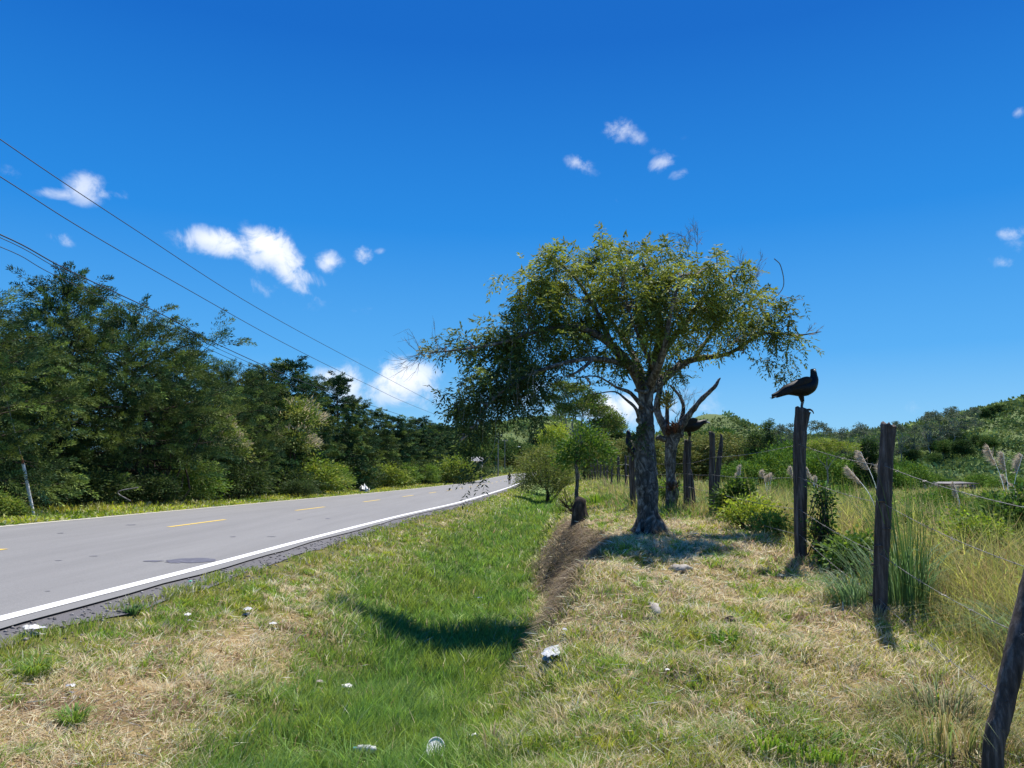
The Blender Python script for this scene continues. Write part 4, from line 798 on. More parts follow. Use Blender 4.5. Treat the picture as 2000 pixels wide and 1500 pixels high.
big_tree()

def forked_tree():
    r = rg(111); Y = 16.3; base = on(1310, Y); e = empty('forked_tree', base, 'smaller forked tree with a long broken bare limb, right behind the big trunk', 'tree')
    by = 912 - (base[2] - .1 - CAMZ) * 1500 / Y
    tm = MB(); vm = MB(); lv = MB()
    limb(tm, [(1311, by, Y, .14), (1311, 985, Y, .12), (1313, 960, Y, .135), (1310, 930, Y, .10), (1309, 895, Y, .11), (1312, 865, Y, .14), (1318, 845, Y, .15)], 14, r, .06)
    limb(tm, [(1312, 860, Y, .11), (1294, 828, Y, .085), (1283, 800, Y, .075), (1287, 770, Y, .065), (1292, 752, Y, .05), (1306, 735, Y, .045), (1315, 722, Y, .035), (1330, 700, Y, .02)], 9, r)
    limb(tm, [(1289, 765, Y, .045), (1285, 745, Y, .035), (1278, 730, Y, .02)], 7, r)
    limb(tm, [(1322, 850, Y, .12), (1332, 828, Y - .1, .085), (1350, 805, Y - .2, .06), (1372, 778, Y - .3, .05), (1395, 757, Y - .4, .042), (1402, 745, Y - .4, .03), (1407, 738, Y - .4, .012)], 9, r, .1)
    limb(tm, [(1305, 850, Y, .06), (1303, 820, Y + .1, .045), (1303, 795, Y + .1, .04), (1301, 762, Y + .1, .02)], 7, r)
    limb(tm, [(1325, 840, Y, .07), (1332, 815, Y + .2, .05), (1335, 795, Y + .2, .04), (1328, 775, Y + .2, .035), (1316, 760, Y + .2, .03), (1308, 752, Y + .2, .02)], 7, r)
    limb(tm, [(1310, 868, Y, .07), (1298, 858, Y, .07), (1286, 855, Y, .05), (1281, 858, Y, .02)], 7, r, .15)
    for (a, b, d, L_) in [(1332, 800, (.3, 0, 1), .3), (1340, 802, (.7, 0, 1), .35), (1336, 795, (.1, 0, 1), .32), (1318, 820, (.5, 0, 1), .3), (1325, 830, (-.2, 0, 1), .3), (1300, 810, (-.3, 0, -.5), .2), (1345, 800, (1, 0, .8), .3)]: twigfan(vm, at(a, b, Y), d, L_, r, 2, .006, .4)
    def brom(px, py, n, s, cols):
        c = at(px, py, Y - .12); d = rdir(r, n); d[:, 2] = np.abs(d[:, 2]) + .25; C = cols[0] + (cols[1] - cols[0]) * r.random((n, 1)); P = c + r.normal(0, s * .25, (n, 3)); h = s * r.uniform(.6, 1.2, n)
        diamonds(lv, P, d, h, h * .13, r, C)
    RD = np.array(((.06, .03, .02), (.16, .11, .07))); GG = np.array(((.18, .2, .05), (.3, .27, .1)))
    brom(1318, 840, 130, .22, RD); brom(1310, 846, 50, .16, RD); brom(1303, 848, 40, .16, RD); brom(1302, 790, 90, .24, GG); brom(1303, 778, 60, .2, GG); brom(1313, 955, 60, .2, RD)
    CD = np.array((.06, .09, .03)); P = np.array([at(a + r.normal(0, 9), b + r.normal(0, 7), Y) for a, b in ((1315, 722), (1335, 735), (1280, 728), (1338, 715), (1300, 712)) for _ in range(14)])
    pinnate(lv, P, r.normal(0, 1, (len(P), 3)), r.uniform(.13, .22, len(P)), r, CD * np.exp(r.normal(0, .3, (len(P), 1))) * 1.3)
    for m, nm, mt in ((tm, 'trunk', M_BARK), (vm, 'twigs', M_TWIG), (lv, 'air_plants', M_LEAF)):
        o = m.build(nm, mt, None, nm == 'trunk', origin=base); o.parent = e; o.location = (0, 0, 0)
forked_tree()

# small tree and stump on the ditch edge
def sapling():
    r = rg(121); Y = 19.6; b = on(1126, Y); e = empty('sapling', b, 'thin trunked young tree with bright leaves on the ditch bank', 'tree'); tm = MB()
    tube(tm, spline(np.array(((0, 0, -.1), (-.02, 0, .4), (.01, 0, .8), (-.03, 0, 1.2), (0, 0, 1.5))), 3), np.linspace(.055, .04, 13), 8, wob=.12, r=r)
    for dx, dz in ((.45, .5), (.2, .65), (-.25, .45), (.6, .25), (0, .3)): tube(tm, crook(r, np.array((0, 0, 1.25)), np.array((dx, r.normal(0, .2), 1.35 + dz)), 4), np.linspace(.025, .006, 7), 5, cap=False)
    tm.build('trunk', M_BARK, e, True); lv = MB(); n = 2600
    c = np.array(((.45, 0, 1.75), (.2, .1, 1.95), (-.15, 0, 1.65), (.7, 0, 1.5), (.05, -.1, 1.5), (-.3, .1, 1.35)))[r.integers(0, 6, n)]; P = c + r.normal(0, .16, (n, 3)); D = P - (0.15, 0, 1.5) + r.normal(0, .3, (n, 3))
    diamonds(lv, P, D, .085, .045, r, np.clip(lerp(np.array((.06, .15, .03)), np.array((.17, .26, .05)), r.random((n, 1))), 0, 1)); lv.build('crown', M_LEAF, e)
sapling()
def stump():
    r = rg(122); Y = 14.6; b = on(1129, Y); e = empty('stump', b, 'dark rotten stump with dry twigs on the edge of the ditch', 'stump'); tm = MB()
    tube(tm, np.array(((0, 0, -.2), (.02, 0, .05), (.0, 0, .25), (.03, 0, .42), (.05, 0, .47))), [.19, .16, .14, .12, .06], 12, wob=.12, r=r); tm.build('wood', M_BARK2, e)
    vm = MB()
    for i in range(14): twigfan(vm, (-.1, r.normal(0, .1), .1 + r.random() * .2), (-1 + r.normal(0, .5), r.normal(0, .3), .6 + r.normal(0, .6)), r.uniform(.2, .4), r, 1, .008, .5)
    vm.build('dry_twigs', M_BARK2, e)
stump()

# ------------------------------------------------------------------ fence: posts and wires
G_POST = 'wooden posts of the wire fence'
def post(pts, label, seed, knots=(), top=None, seg=16, flat=1.0, far=False):
    """pts: (px, py, Y, radius) from below ground to the top"""
    r = rg(seed); P = [at(a, b, Y) for a, b, Y, _ in pts]; gx, gy = P[0][0], P[0][1]; base = np.array((gx, gy, h1(gx, gy))); P[0] = base - (0, 0, .35)
    Q = np.array(P); Q2 = spline(Q, 6 if not far else 2) if len(Q) > 2 else Q; t = np.linspace(0, len(pts) - 1, len(Q2)); R = np.interp(t, range(len(pts)), [p[3] for p in pts]) * (1 + r.normal(0, .02, len(Q2)))
    mb = MB(); n0 = len(Q2); th = np.arange(seg) * 2 * pi / seg; prof = 1 + .12 * vn(np.arange(seg) * .9, np.full(seg, seed), 1, 3) - .06 + .05 * np.sin(3 * th + seed) + .035 * np.sin(7 * th + seed)
    tw = np.cumsum(r.normal(0, .03, n0)); T = unit(np.gradient(Q2, axis=0)); A = unit(np.cross(T, (0, 1., 0))); B = np.cross(T, A)
    ang = th[None] + tw[:, None]; rr = R[:, None] * prof[None] * (1 + r.normal(0, .018, (n0, seg)))
    V = Q2[:, None] + A[:, None] * (np.cos(ang) * rr)[..., None] + B[:, None] * (np.sin(ang) * rr * flat)[..., None]
    V[-1] += np.stack((np.zeros(seg), np.zeros(seg), r.normal(0, .012, seg) + .02 * np.cos(th)), 1)
    top_ring = Q2[-1] + (V[-1] - Q2[-1]) * .72; top_ring[:, 2] = V[-1][:, 2] + .012
    V = np.concatenate((V, top_ring[None])); n0 += 1
    i = np.arange(n0 - 1)[:, None] * seg; j = np.arange(seg); k = (j + 1) % seg
    mb.add(V.reshape(-1, 3), np.stack((i + j, i + k, i + seg + k, i + seg + j), -1).reshape(-1, 4))
    c = V[-1].mean(0) + (0, 0, r.normal(0, .006)); mb.add(np.vstack((V[-1], c)), np.stack((j, k, np.full(seg, seg)), 1))
    o = mb.build('fence_post', M_POST, None, True, origin=base); tag(o, label, 'fence post', G_POST)
    for (a, b, dx, s) in knots:
        Yk = pts[0][2] - pts[0][3] * .9; p = at(a, b, Yk); km = MB(); q = np.array((p, p + np.array((dx * .5, -.01, .004)), p + np.array((dx, .0, -.006)))); tube(km, spline(q, 3), np.array([.4, 1, .9, .9, .8, .5, .2]) * s, 6, wob=.15, r=r)
        kk = km.build('splinter', M_POST, None, True, origin=base); kk.parent = o; kk.location = (0, 0, 0)
    return o, Q[-1]
p1, top1 = post([(1563, 1080, 9.8, .078), (1563, 1050, 9.8, .075), (1563, 960, 9.8, .082), (1561, 900, 9.8, .078), (1563, 840, 9.8, .083), (1568, 801, 9.8, .092)], 'tall dark fence post that the large vulture stands on', 1)
hm = MB(); q = at(1573, 802, 9.76); tube(hm, spline(np.array((q, q + (.05, -.01, .012), q + (.085, -.01, -.005), q + (.1, -.01, -.04))), 3), np.linspace(.018, .006, 10), 6)
k = hm.build('splinter', M_POST, None, True, origin=p1.location); k.parent = p1; k.location = (0, 0, 0)
p2, top2 = post([(1716, 1215, 7.2, .066), (1719, 1180, 7.2, .062), (1722, 1080, 7.2, .066), (1726, 990, 7.2, .07), (1729, 930, 7.2, .066), (1732, 880, 7.2, .062), (1735, 845, 7.2, .066), (1736, 832, 7.2, .071)], 'second fence post with loose splinters and a pale cut top', 2, [(1712, 979, .10, .012), (1722, 1033, .11, .008), (1708, 1066, .09, .009), (1706, 1103, -.03, .012), (1703, 1163, -.03, .012)])
p3, top3 = post([(1934, 1505, 4.3, .056), (1940, 1475, 4.3, .053), (1960, 1380, 4.32, .053), (1984, 1275, 4.35, .055), (2006, 1185, 4.4, .056), (2030, 1080, 4.45, .053), (2048, 985, 4.5, .048)], 'nearest fence post, leaning right at the bottom right corner', 3)
p4, top4 = post([(1391, 1020, 15, .055), (1391, 1000, 15, .06), (1390, 930, 15, .056), (1391, 880, 15, .055), (1390, 845, 15, .055)], 'straight grey post of the crooked pair, left of the two', 4, seg=12)
post([(1396, 1015, 15.3, .06), (1398, 980, 15.3, .06), (1400, 940, 15.3, .05), (1404, 900, 15.3, .05), (1408, 870, 15.3, .04), (1409, 850, 15.3, .022)], 'leaning pointed post of the crooked pair, right of the two', 5, [(1403, 884, .09, .012)], seg=12)
p5, top5 = post([(1343, 1005, 16.6, .1), (1344, 985, 16.6, .095), (1342, 940, 16.6, .08), (1342, 895, 16.6, .085), (1344, 862, 16.6, .08)], 'split post with a vulture on top, right of the forked tree', 6, seg=12)
p5b, _ = post([(1353, 1004, 16.7, .075), (1352, 980, 16.7, .08), (1351, 955, 16.7, .065), (1349, 925, 16.7, .04), (1347, 915, 16.7, .02)], 'short pale stub of wood leaning against the split post', 7, seg=10)
p6, top6 = post([(1236, 1000, 17.5, .07), (1236, 960, 17.5, .07), (1234, 925, 17.5, .065), (1234, 893, 17.5, .065)], 'post half hidden by the big trunk under a vulture', 8, seg=10)
tops = [(top3, 5.1), (top2, 7.2), (top1, 9.8), (top4, 15), (top5, 16.6)]
r = rg(130); far = [(1223, 890, 29), (1208, 892, 33), (1195, 893, 37), (1186, 890, 40), (1180, 896, 44), (1173, 897, 48), (1167, 899, 52), (1162, 899, 57), (1156, 901, 62), (1151, 902, 68), (1147, 903, 75), (1142, 905, 84)]
ftops = []
for i, (px, ty, Y) in enumerate(far):
    bx = px + r.normal(0, 1.5); b = on(bx, Y); by = 912 - (b[2] - CAMZ) * 1500 / Y; rad = r.uniform(.05, .075)
    o, tp = post([(bx, by, Y, rad), (px, (by + ty) / 2, Y, rad), (px + r.normal(0, 1.5), ty + r.uniform(-2, 3), Y, rad * .8)], 'thin grey post in the far part of the fence line', 20 + i, seg=7, far=True)
    ftops.append((tp, Y))
nl = ['tallest thin post beside the left of the big trunk', 'second thin post left of the big trunk', 'third thin post left of the big trunk', 'pale thin post near the middle of the far fence']
for o, l in zip([o for o in COL.objects if o.get('label') == 'thin grey post in the far part of the fence line'][:4], nl): o['label'] = l
def wire(name, pts, rad, mat, label, cat, group=None, sag=.02, barbs=False, sub=8):
    r = rg(len(label)); P = []
    for a, b in zip(pts[:-1], pts[1:]):
        for t in np.arange(sub) / sub: p = lerp(a, b, t); p = p - np.array((0, 0, sag * 4 * t * (1 - t) * min(3, np.linalg.norm(b - a)))); P.append(p)
    P.append(pts[-1]); P = np.array(P); mb = MB(); tube(mb, P, rad, 4, cap=False)
    if barbs:
        for a, b in zip(P[:-1], P[1:]):
            L = np.linalg.norm(b - a)
            for k in range(max(1, int(min(L, 1.2) / .14))):
                p = lerp(a, b, r.random()); d = rdir(r, 2) * .018
                for v in d: tube(mb, np.array((p - v, p + v)), .0016, 3, cap=False)
    o = mb.build(name, mat, None, True, origin=P[0]); tag(o, label, cat, group); return o
G_W = 'barbed wire strands of the fence'
strand = [[(2043, 1000, 4.44), (1731, 911, 7.12), (1562, 868, 9.7), (1390, 893, 14.9), (1343, 905, 16.5), (1236, 905, 17.5)],
          [(2024, 1115, 4.38), (1727, 984, 7.12), (1561, 932, 9.7), (1390, 927, 14.9), (1342, 925, 16.5), (1236, 925, 17.5)],
          [(1996, 1240, 4.31), (1722, 1084, 7.12), (1562, 995, 9.7), (1391, 960, 14.9), (1343, 950, 16.5), (1236, 950, 17.5)],
          [(1966, 1370, 4.27), (1719, 1172, 7.12), (1563, 1045, 9.7), (1391, 990, 14.9)]]
for i, (s_, l) in enumerate(zip(strand, ['top barbed wire strand, passing just under the post tops', 'second barbed wire strand down the fence', 'third barbed wire strand, half lost in the tall grass', 'lowest barbed wire strand, close to the ground'])):
    pts = [at(*q) for q in s_] + ([tp - np.array((0, 0, .3 + .42 * i)) for tp, Y in ftops] if i < 3 else [])
    wire('barbed_wire', pts, .0026, M_WIRE, l, 'wire', G_W, .012, True)
# ------------------------------------------------------------------ vultures
def vulture(name, loc, rz, label, spine, beak, legs, s=1.0, wing_drop=0.0):
    r = rg(7); e = empty(name, loc, label, 'vulture', 'black vultures perched along the fence'); e.rotation_euler = (0, 0, rz); e.scale = (s,) * 3
    P = spline(np.array([(p[0], p[4] if len(p) > 4 else 0, p[1]) for p in spine]), 6); t = np.linspace(0, len(spine) - 1, len(P)); ry = np.interp(t, range(len(spine)), [p[3] for p in spine]); rz_ = np.interp(t, range(len(spine)), [p[2] for p in spine])
    mb = MB(); seg = 18; T = unit(np.gradient(P, axis=0)); A = np.tile((0, 1., 0), (len(P), 1)); A = unit(A - T * (A * T).sum(1, keepdims=True)); B = np.cross(T, A); th = np.arange(seg) * 2 * pi / seg
    V = P[:, None] + A[:, None] * (np.cos(th) * ry[:, None])[..., None] + B[:, None] * (np.sin(th) * rz_[:, None])[..., None]
    i = np.arange(len(P) - 1)[:, None] * seg; j = np.arange(seg); k = (j + 1) % seg; mb.add(V.reshape(-1, 3), np.stack((i + j, i + k, i + seg + k, i + seg + j), -1).reshape(-1, 4))
    for q, rev in ((0, 1), (len(P) - 1, 0)):
        ring = V[q]; mb.add(np.vstack((ring, P[q])), np.stack((j, k, np.full(seg, seg)), 1))
    body = mb.build('body', M_BIRD, e, True)
    nb = spine[:-3]; shoulder = np.array((spine[5][0] + .01, 0, spine[5][1] + .03)); tail = np.array((spine[0][0], 0, spine[0][1]))
    for sd in (-1, 1):                                # folded wings: overlapping long feathers
        wb = MB(); S0 = shoulder + (0, sd * .075, 0)
        for f in range(16):
            u = f / 15; a = S0 + np.array((-.015 - .13 * u * .7, sd * (.012 - .01 * u), .035 - .085 * u)); tip = tail + np.array((.0 + .16 * (1 - u) * (u < .75) + .03 * (f % 3), sd * (.035 - .01 * u), .05 - .085 * u - wing_drop)) if f > 3 else a + np.array((-.2 - .02 * f, sd * .015, -.03 - .02 * f))
            m = (a + tip) / 2 + (0, sd * .022, .018); Q = spline(np.array((a, m, tip)), 4); w = np.array([.016, .024, .028, .029, .028, .026, .022, .016, .005]); D = unit(np.gradient(Q, axis=0)); up = unit(np.cross(D, (0, sd * 1., 0)))
            V = np.stack((Q + up * w[:, None], Q + np.array((0, sd * .006, 0)), Q - up * w[:, None]), 1).reshape(-1, 3); i2 = np.arange(8)[:, None] * 3 + np.arange(2)
            V2 = V - np.array((0, sd * .004, 0)); F = np.stack((i2, i2 + 1, i2 + 4, i2 + 3), -1).reshape(-1, 4); wb.add(V, F); wb.add(V2, F[:, ::-1])
        wb.build('wing', M_BIRD, e, True)
    tb = MB()
    for f in range(9):
        a = np.array((spine[1][0], (f - 4) * .006, spine[1][1] - .02)); tip = tail + np.array((-.01 + .012 * (f % 2), (f - 4) * .014, -.045 + .005 * abs(f - 4))); Q = np.array((a, (a + tip) / 2, tip)); w = np.array((.012, .016, .014))
        V = np.stack((Q + np.array((0, 1, 0)) * w[:, None], Q - np.array((0, 1, 0)) * w[:, None], Q - np.array((0, -1, 0)) * w[:, None] - (0, 0, .005), Q - np.array((0, 1, 0)) * w[:, None] - (0, 0, .005)), 1).reshape(-1, 3)
        i2 = np.arange(2)[:, None] * 4; F = np.concatenate([i2 + np.array((0, 1, 5, 4)), i2 + np.array((2, 3, 7, 6)), i2 + np.array((0, 2, 6, 4)), i2 + np.array((1, 3, 7, 5))]); tb.add(V, F)
    tb.build('tail', M_BIRD, e)
    hb = MB(); hp = P[-7:] ; R7 = np.array((.0335, .034, .035, .036, .036, .03, .016)) ; tube(hb, hp, R7, 14, wob=.03, r=r); hd = hb.build('head', M_SKINB, e, True)
    bb = MB(); b0 = P[-3]; bd = unit(np.array(beak, float)); q = np.array((b0 + bd * .018, b0 + bd * .04, b0 + bd * .058, b0 + bd * .066 + (0, 0, -.012))); tube(bb, spline(q, 3), np.interp(np.arange(10), [0, 3, 6, 9], [.017, .013, .010, .003]), 8); o = bb.build('beak', M_BEAK, e, True)
    for sd in (-1, 1):
        lb = MB(); x0, z0, x1, z1, dy = legs; a = np.array((x0, sd * dy, z0)); m = np.array((x0 + .015, sd * dy, (z0 + z1) * .5 + .01)); c = np.array((x1, sd * dy * .8, .012))
        fb = MB(); tube(fb, spline(np.array((a + (0, 0, .05), a, m)), 4), np.linspace(.045, .015, 9), 9); fb.build('thigh', M_BIRD, e, True)
        tube(lb, spline(np.array((m, (m + c) / 2 + (-.004, 0, 0), c)), 3), np.linspace(.0115, .0095, 7), 8)
        for a_ in (-.5, 0, .5, pi): q = c + np.array((cos(a_) * (.055 if a_ < 3 else .03), sin(a_) * .05, -.006)); tube(lb, spline(np.array((c, (c + q) / 2 + (0, 0, .006), q)), 2), np.linspace(.008, .003, 5), 5)
        lb.build('leg', M_BLEG, e, True)
    return e
SP1 = [(-.37, .185, .014, .035), (-.28, .205, .042, .05), (-.17, .255, .07, .08), (-.05, .275, .105, .1), (.05, .285, .112, .105), (.12, .315, .094, .09), (.165, .375, .064, .06), (.172, .44, .044, .042), (.168, .49, .038, .037), (.165, .525, .03, .03)]
z1 = top1.copy(); vulture('vulture', at(1566, 800, 9.8), 0, 'large black vulture standing on the tall post, head turned to the camera', SP1, (.1, -1, -.35), (.0, .18, .0, .0, .022), 1.0)
SP2 = [(-.36, .13, .012, .03), (-.27, .17, .038, .05), (-.17, .215, .065, .075), (-.05, .245, .09, .095), (.05, .255, .1, .095), (.12, .265, .078, .075), (.175, .285, .05, .048), (.215, .305, .036, .034), (.245, .312, .033, .03), (.27, .308, .02, .02)]
vulture('vulture', at(1346, 864, 16.5), 0, 'black vulture on the split post beside the forked tree, head held low to the right', SP2, (1, 0, -.3), (.0, .17, .0, .0, .03), 1.42)
SP3 = [(-.27, -.03, .012, .045), (-.22, .06, .035, .08), (-.15, .16, .065, .105), (-.07, .24, .085, .11), (.0, .31, .085, .105), (.03, .37, .07, .085), (.04, .43, .05, .05), (.045, .48, .04, .04), (.06, .515, .036, .036), (.085, .535, .024, .024)]
vulture('vulture', top6 + (-.03, .0, .0), pi / 2 + .5, 'black vulture seen from behind, half hidden on the left of the big trunk', SP3, (1, 0, -.2), (.0, .14, .0, .0, .03), 1.12)

# ------------------------------------------------------------------ overhead cables, poles, guy
G_C = 'overhead cables along the road'
def cable(ptsd, label, rad=.012):
    P = spline(np.array([at(*p) for p in ptsd]), 8); mb = MB(); tube(mb, P, rad, 5, cap=False); o = mb.build('cable', M_CABLE, None, True, origin=P[0]); tag(o, label, 'cable', G_C)
cable([(-420, -30, 11.7), (0, 272, 16.2), (266, 450, 21.5), (500, 600, 30), (700, 709, 45.6), (875, 801, 84), (973, 850, 158)], 'highest thin overhead cable against the sky')
cable([(-420, 80, 11.7), (0, 345, 16.2), (166, 450, 19.1), (350, 556, 23.9), (560, 673, 33.5), (720, 752, 48.2), (836, 804, 71), (973, 856, 158)], 'second overhead cable just below the highest one')
cable([(-420, 290, 15.5), (0, 458, 21.2), (132, 527, 24.4), (332, 622, 31.2), (424, 672, 35.8), (590, 745, 48.8), (720, 790, 68), (836, 828, 106)], 'upper dark cable running into the cypress tops', .02)
cable([(-420, 300, 15.6), (0, 464, 21.3), (132, 534, 24.5), (332, 630, 31.3), (424, 680, 36), (590, 754, 49)], 'cable tight beneath the upper dark one, entering the cypresses', .012)
cable([(-420, 335, 15.6), (0, 482, 21.3), (112, 540, 24), (332, 642, 31.4), (430, 692, 36.5), (600, 765, 50)], 'lowest of the overhead cables at the left edge', .012)
r = rg(140)
for (px, ty, by, Y, rad, l, lamp) in [(973, 846, 917, 171, .15, 'dark utility pole, first of three where the road bends', 0), (986, 857, 917, 203, .13, 'pale utility pole between the two others at the bend', 0), (1000, 872, 917, 230, .14, 'utility pole with a street lamp arm at the bend', 1)]:
    b = on(px, Y); tp = at(px, ty, Y); e = empty('utility_pole', b, l, 'utility pole'); h = tp[2] - b[2]; mb = MB(); tube(mb, np.array(((0, 0, -.3), (0, 0, h * .5), (0, 0, h))), [rad, rad * .85, rad * .7], 8); mb.build('pole', M_TWIG, e, True)
    mb = MB(); tube(mb, np.array(((-.8, 0, h - .5), (.8, 0, h - .5))), .06, 5); mb.build('crossarm', M_TWIG, e)
    for q in (-.7, 0, .7): mb = MB(); tube(mb, np.array(((q, 0, h - .45), (q, 0, h - .3), (q, 0, h - .2))), [.04, .07, .03], 6); mb.build('insulator', M_WHITE, e)
    if lamp:
        mb = MB(); tube(mb, np.array(((0, 0, h - .8), (.9, 0, h - .2), (1.8, 0, h - .1))), .05, 5); mb.build('lamp_arm', M_WIRE, e); mb = MB(); tube(mb, np.array(((1.7, 0, h - .1), (2.0, 0, h - .1), (2.5, 0, h - .14))), [.08, .2, .1], 6); mb.build('lamp_head', M_WHITE, e)
b = on(69, 24.3); e = empty('guy_wire', b, 'steel guy wire with a white plastic guard in the far verge', 'guy wire')
g0 = at(69, 992, 24.3) - b; g0[2] = -.05; g1 = at(45, 905, 24.1) - b; g2 = at(-80, 430, 23.2) - b; mb = MB(); d = g2 - g1
tube(mb, np.array((g0, g1, g2, g2 + d * .4)), .012, 5); mb.build('wire', M_WIRE, e); mb = MB(); tube(mb, np.array((g0, lerp(g0, g1, .5), g1)), [.055, .05, .05], 8); mb.build('guard', mat_noise('bright_plastic', [(.3, (.7, .7, .7)), (.7, (.85, .85, .85))], rough=.4), e, True)
mb = MB(); q = g1; tube(mb, np.array((q, q + d * .012, q + d * .035)), [.03, .045, .015], 6); mb.build('clamp', mat_noise('rust', [(.3, (.18, .06, .03)), (.7, (.35, .14, .07))], rough=.9), e)

# ------------------------------------------------------------------ person walking on the road
def person():
    px, py, Y = 995, 946, 96.0; X = (px - 1000) / 1500 * Y; b = np.array((X, Y, road_z(Y) + crn(X, Y))); s = (946 - 923) / 1500 * Y / 1.72
    e = empty('person', b, 'person in dark clothes walking away down the road', 'person'); e.scale = (s,) * 3; e.rotation_euler = (0, 0, .15)
    J = [(0, 0, .95), (0, 0, 1.15), (0, 0, 1.38), (0, .01, 1.5), (0, .02, 1.6), (0, .02, 1.72), (-.1, 0, .9), (-.11, -.08, .5), (-.11, -.22, .1), (-.11, -.13, .03), (.1, 0, .9), (.11, .12, .5), (.11, .16, .08), (.11, .27, .03), (-.19, 0, 1.42), (-.25, .05, 1.13), (-.26, .18, .9), (-.26, .22, .82), (.19, 0, 1.42), (.26, -.06, 1.13), (.27, -.02, .88), (.27, .01, .8)]
    Eg = [(0, 1), (1, 2), (2, 3), (3, 4), (4, 5), (0, 6), (6, 7), (7, 8), (8, 9), (0, 10), (10, 11), (11, 12), (12, 13), (2, 14), (14, 15), (15, 16), (16, 17), (2, 18), (18, 19), (19, 20), (20, 21)]
    R = [.14, .13, .15, .055, .1, .07, .1, .065, .045, .04, .1, .065, .045, .04, .07, .05, .038, .035, .07, .05, .038, .035]
    me = bpy.data.meshes.new('body'); me.from_pydata(J, Eg, []); o = bpy.data.objects.new('body', me); COL.objects.link(o); o.parent = e
    m = o.modifiers.new('skin', 'SKIN'); sv = me.skin_vertices[0].data
    for v, q in zip(sv, R): v.radius = (q, q * .8)
    sv[0].use_root = True; o.modifiers.new('sub', 'SUBSURF').levels = 2; o.modifiers[-1].render_levels = 2
    me.materials.append(mat_noise('dark_skin_and_cloth', [(.3, (.015, .015, .02)), (.7, (.035, .035, .045))], nscale=5, rough=.9)); m.use_smooth_shade = True
    mb = MB(); P = np.array(((0, -.13, .98), (0, -.17, 1.1), (0, -.18, 1.28), (0, -.14, 1.42))); tube(mb, P, [.09, .16, .17, .1], 10, flat=.6); mb.build('backpack', M_BIRD, e, True)
    mb = MB(); tube(mb, np.array(((0, .02, 1.56), (0, .02, 1.64), (0, .02, 1.73), (0, .02, 1.76))), [.09, .108, .09, .02], 12); mb.build('hair', M_BIRD, e, True)
    mb = MB()
    for sx, y0 in ((-.11, -.22), (.11, .16)): tube(mb, np.array(((sx, y0 + .01, .42), (sx, y0, .25), (sx, y0, .1))) , [.05, .06, .05], 8)
    mb.build('calves', mat_noise('skin', [(.3, (.2, .11, .07)), (.7, (.3, .18, .12))], rough=.7), e, True)
    mb = MB(); tube(mb, np.array(((0, 0, .99), (0, 0, .9), (0, 0, .8), (0, 0.02, .62))), [.15, .175, .18, .19], 12, flat=.75); mb.build('shorts', M_BIRD, e, True)
person()

# ------------------------------------------------------------------ shed, far house
def box(mb, x0, x1, y0, y1, z0, z1):
    V = [(x, y, z) for z in (z0, z1) for x, y in ((x0, y0), (x1, y0), (x1, y1), (x0, y1))]; mb.add(V, [(0, 3, 2, 1), (4, 5, 6, 7), (0, 1, 5, 4), (1, 2, 6, 5), (2, 3, 7, 6), (3, 0, 4, 7)])
M_WALL = mat_noise('stained_wall', [(.35, (.07, .065, .06)), (.6, (.3, .28, .27)), (.75, (.42, .4, .38))], (1, 1, .3), 1.2, 7, .9, .2)
M_ROOF = mat_noise('rusty_sheet_roof', [(.35, (.06, .04, .035)), (.55, (.22, .2, .19)), (.7, (.5, .49, .48))], (.35, 1, 1), 1.4, 5, .6, .2)
M_DARK = mat_noise('dark_opening', [(.3, (.012, .012, .012)), (.7, (.03, .03, .03))], rough=.9)
Y = 84; X = (1838 - 1000) / 1500 * Y; gz = h1(X, Y); top = at(1838, 942, Y)[2]; b = np.array((X, Y, gz)); h = top - gz
e = empty('shed', b, 'long low shed with a rusty metal roof half sunk in tall grass', 'shed')
mb = MB(); box(mb, -3.2, -.4, -.1, 3, -.3, h - .1); box(mb, -.4, 3.4, .05, 3, -.3, h - .26); mb.build('wall', M_WALL, e)
mb = MB(); box(mb, -.2, 1.0, .0, .04, -.3, h - .5); box(mb, 1.6, 3.1, .0, .04, .2, h - .5); mb.build('opening', M_DARK, e)
mb = MB(); V = np.array(((-3.4, -.25, h - .08), (-1.0, -.25, h - .02), (-1.0, 3.4, h + .1), (-3.4, 3.4, h + .05), (-3.4, -.25, h - .0), (-1.0, -.25, h + .06), (-1.0, 3.4, h + .18), (-3.4, 3.4, h + .13))); F = [(0, 3, 2, 1), (4, 5, 6, 7), (0, 1, 5, 4), (1, 2, 6, 5), (2, 3, 7, 6), (3, 0, 4, 7)]; mb.add(V, F)
V2 = V.copy(); V2[:, 0] = np.where(V[:, 0] < -2, -.99, 3.6); V2[:, 2] -= .16; mb.add(V2, F); mb.build('roof', M_ROOF, e)
for q in (-.6, .6, 1.8, 3.0): mb = MB(); box(mb, q - .06, q + .06, -.2, -.12, -.3, h - .22); mb.build('pillar', M_WALL, e)
Y = 140; X = (932 - 1000) / 1500 * Y; b = np.array((X, Y, h1(X, Y))); top = at(932, 892, Y)[2] - b[2]
e = empty('house', b, 'small pale house showing through the trees by the road end', 'house'); mb = MB(); box(mb, -.9, .9, 0, 4, -.5, top - .8); mb.build('wall', M_WALL, e)
mb = MB(); V = [(-1.1, -.3, top - .8), (1.1, -.3, top - .8), (1.1, 4.3, top - .8), (-1.1, 4.3, top - .8), (-1.1, 2, top), (1.1, 2, top)]; mb.add(V, [(0, 1, 5, 4), (2, 3, 4, 5)]); mb.add(V, [(0, 4, 3), (1, 2, 5)]); mb.build('roof', mat_noise('pale_roof', [(.3, (.16, .16, .17)), (.7, (.28, .28, .29))], nscale=2), e)
mb = MB(); box(mb, -.5, .4, -.05, .05, top - 2.4, top - 1.2); mb.build('window', M_DARK, e)

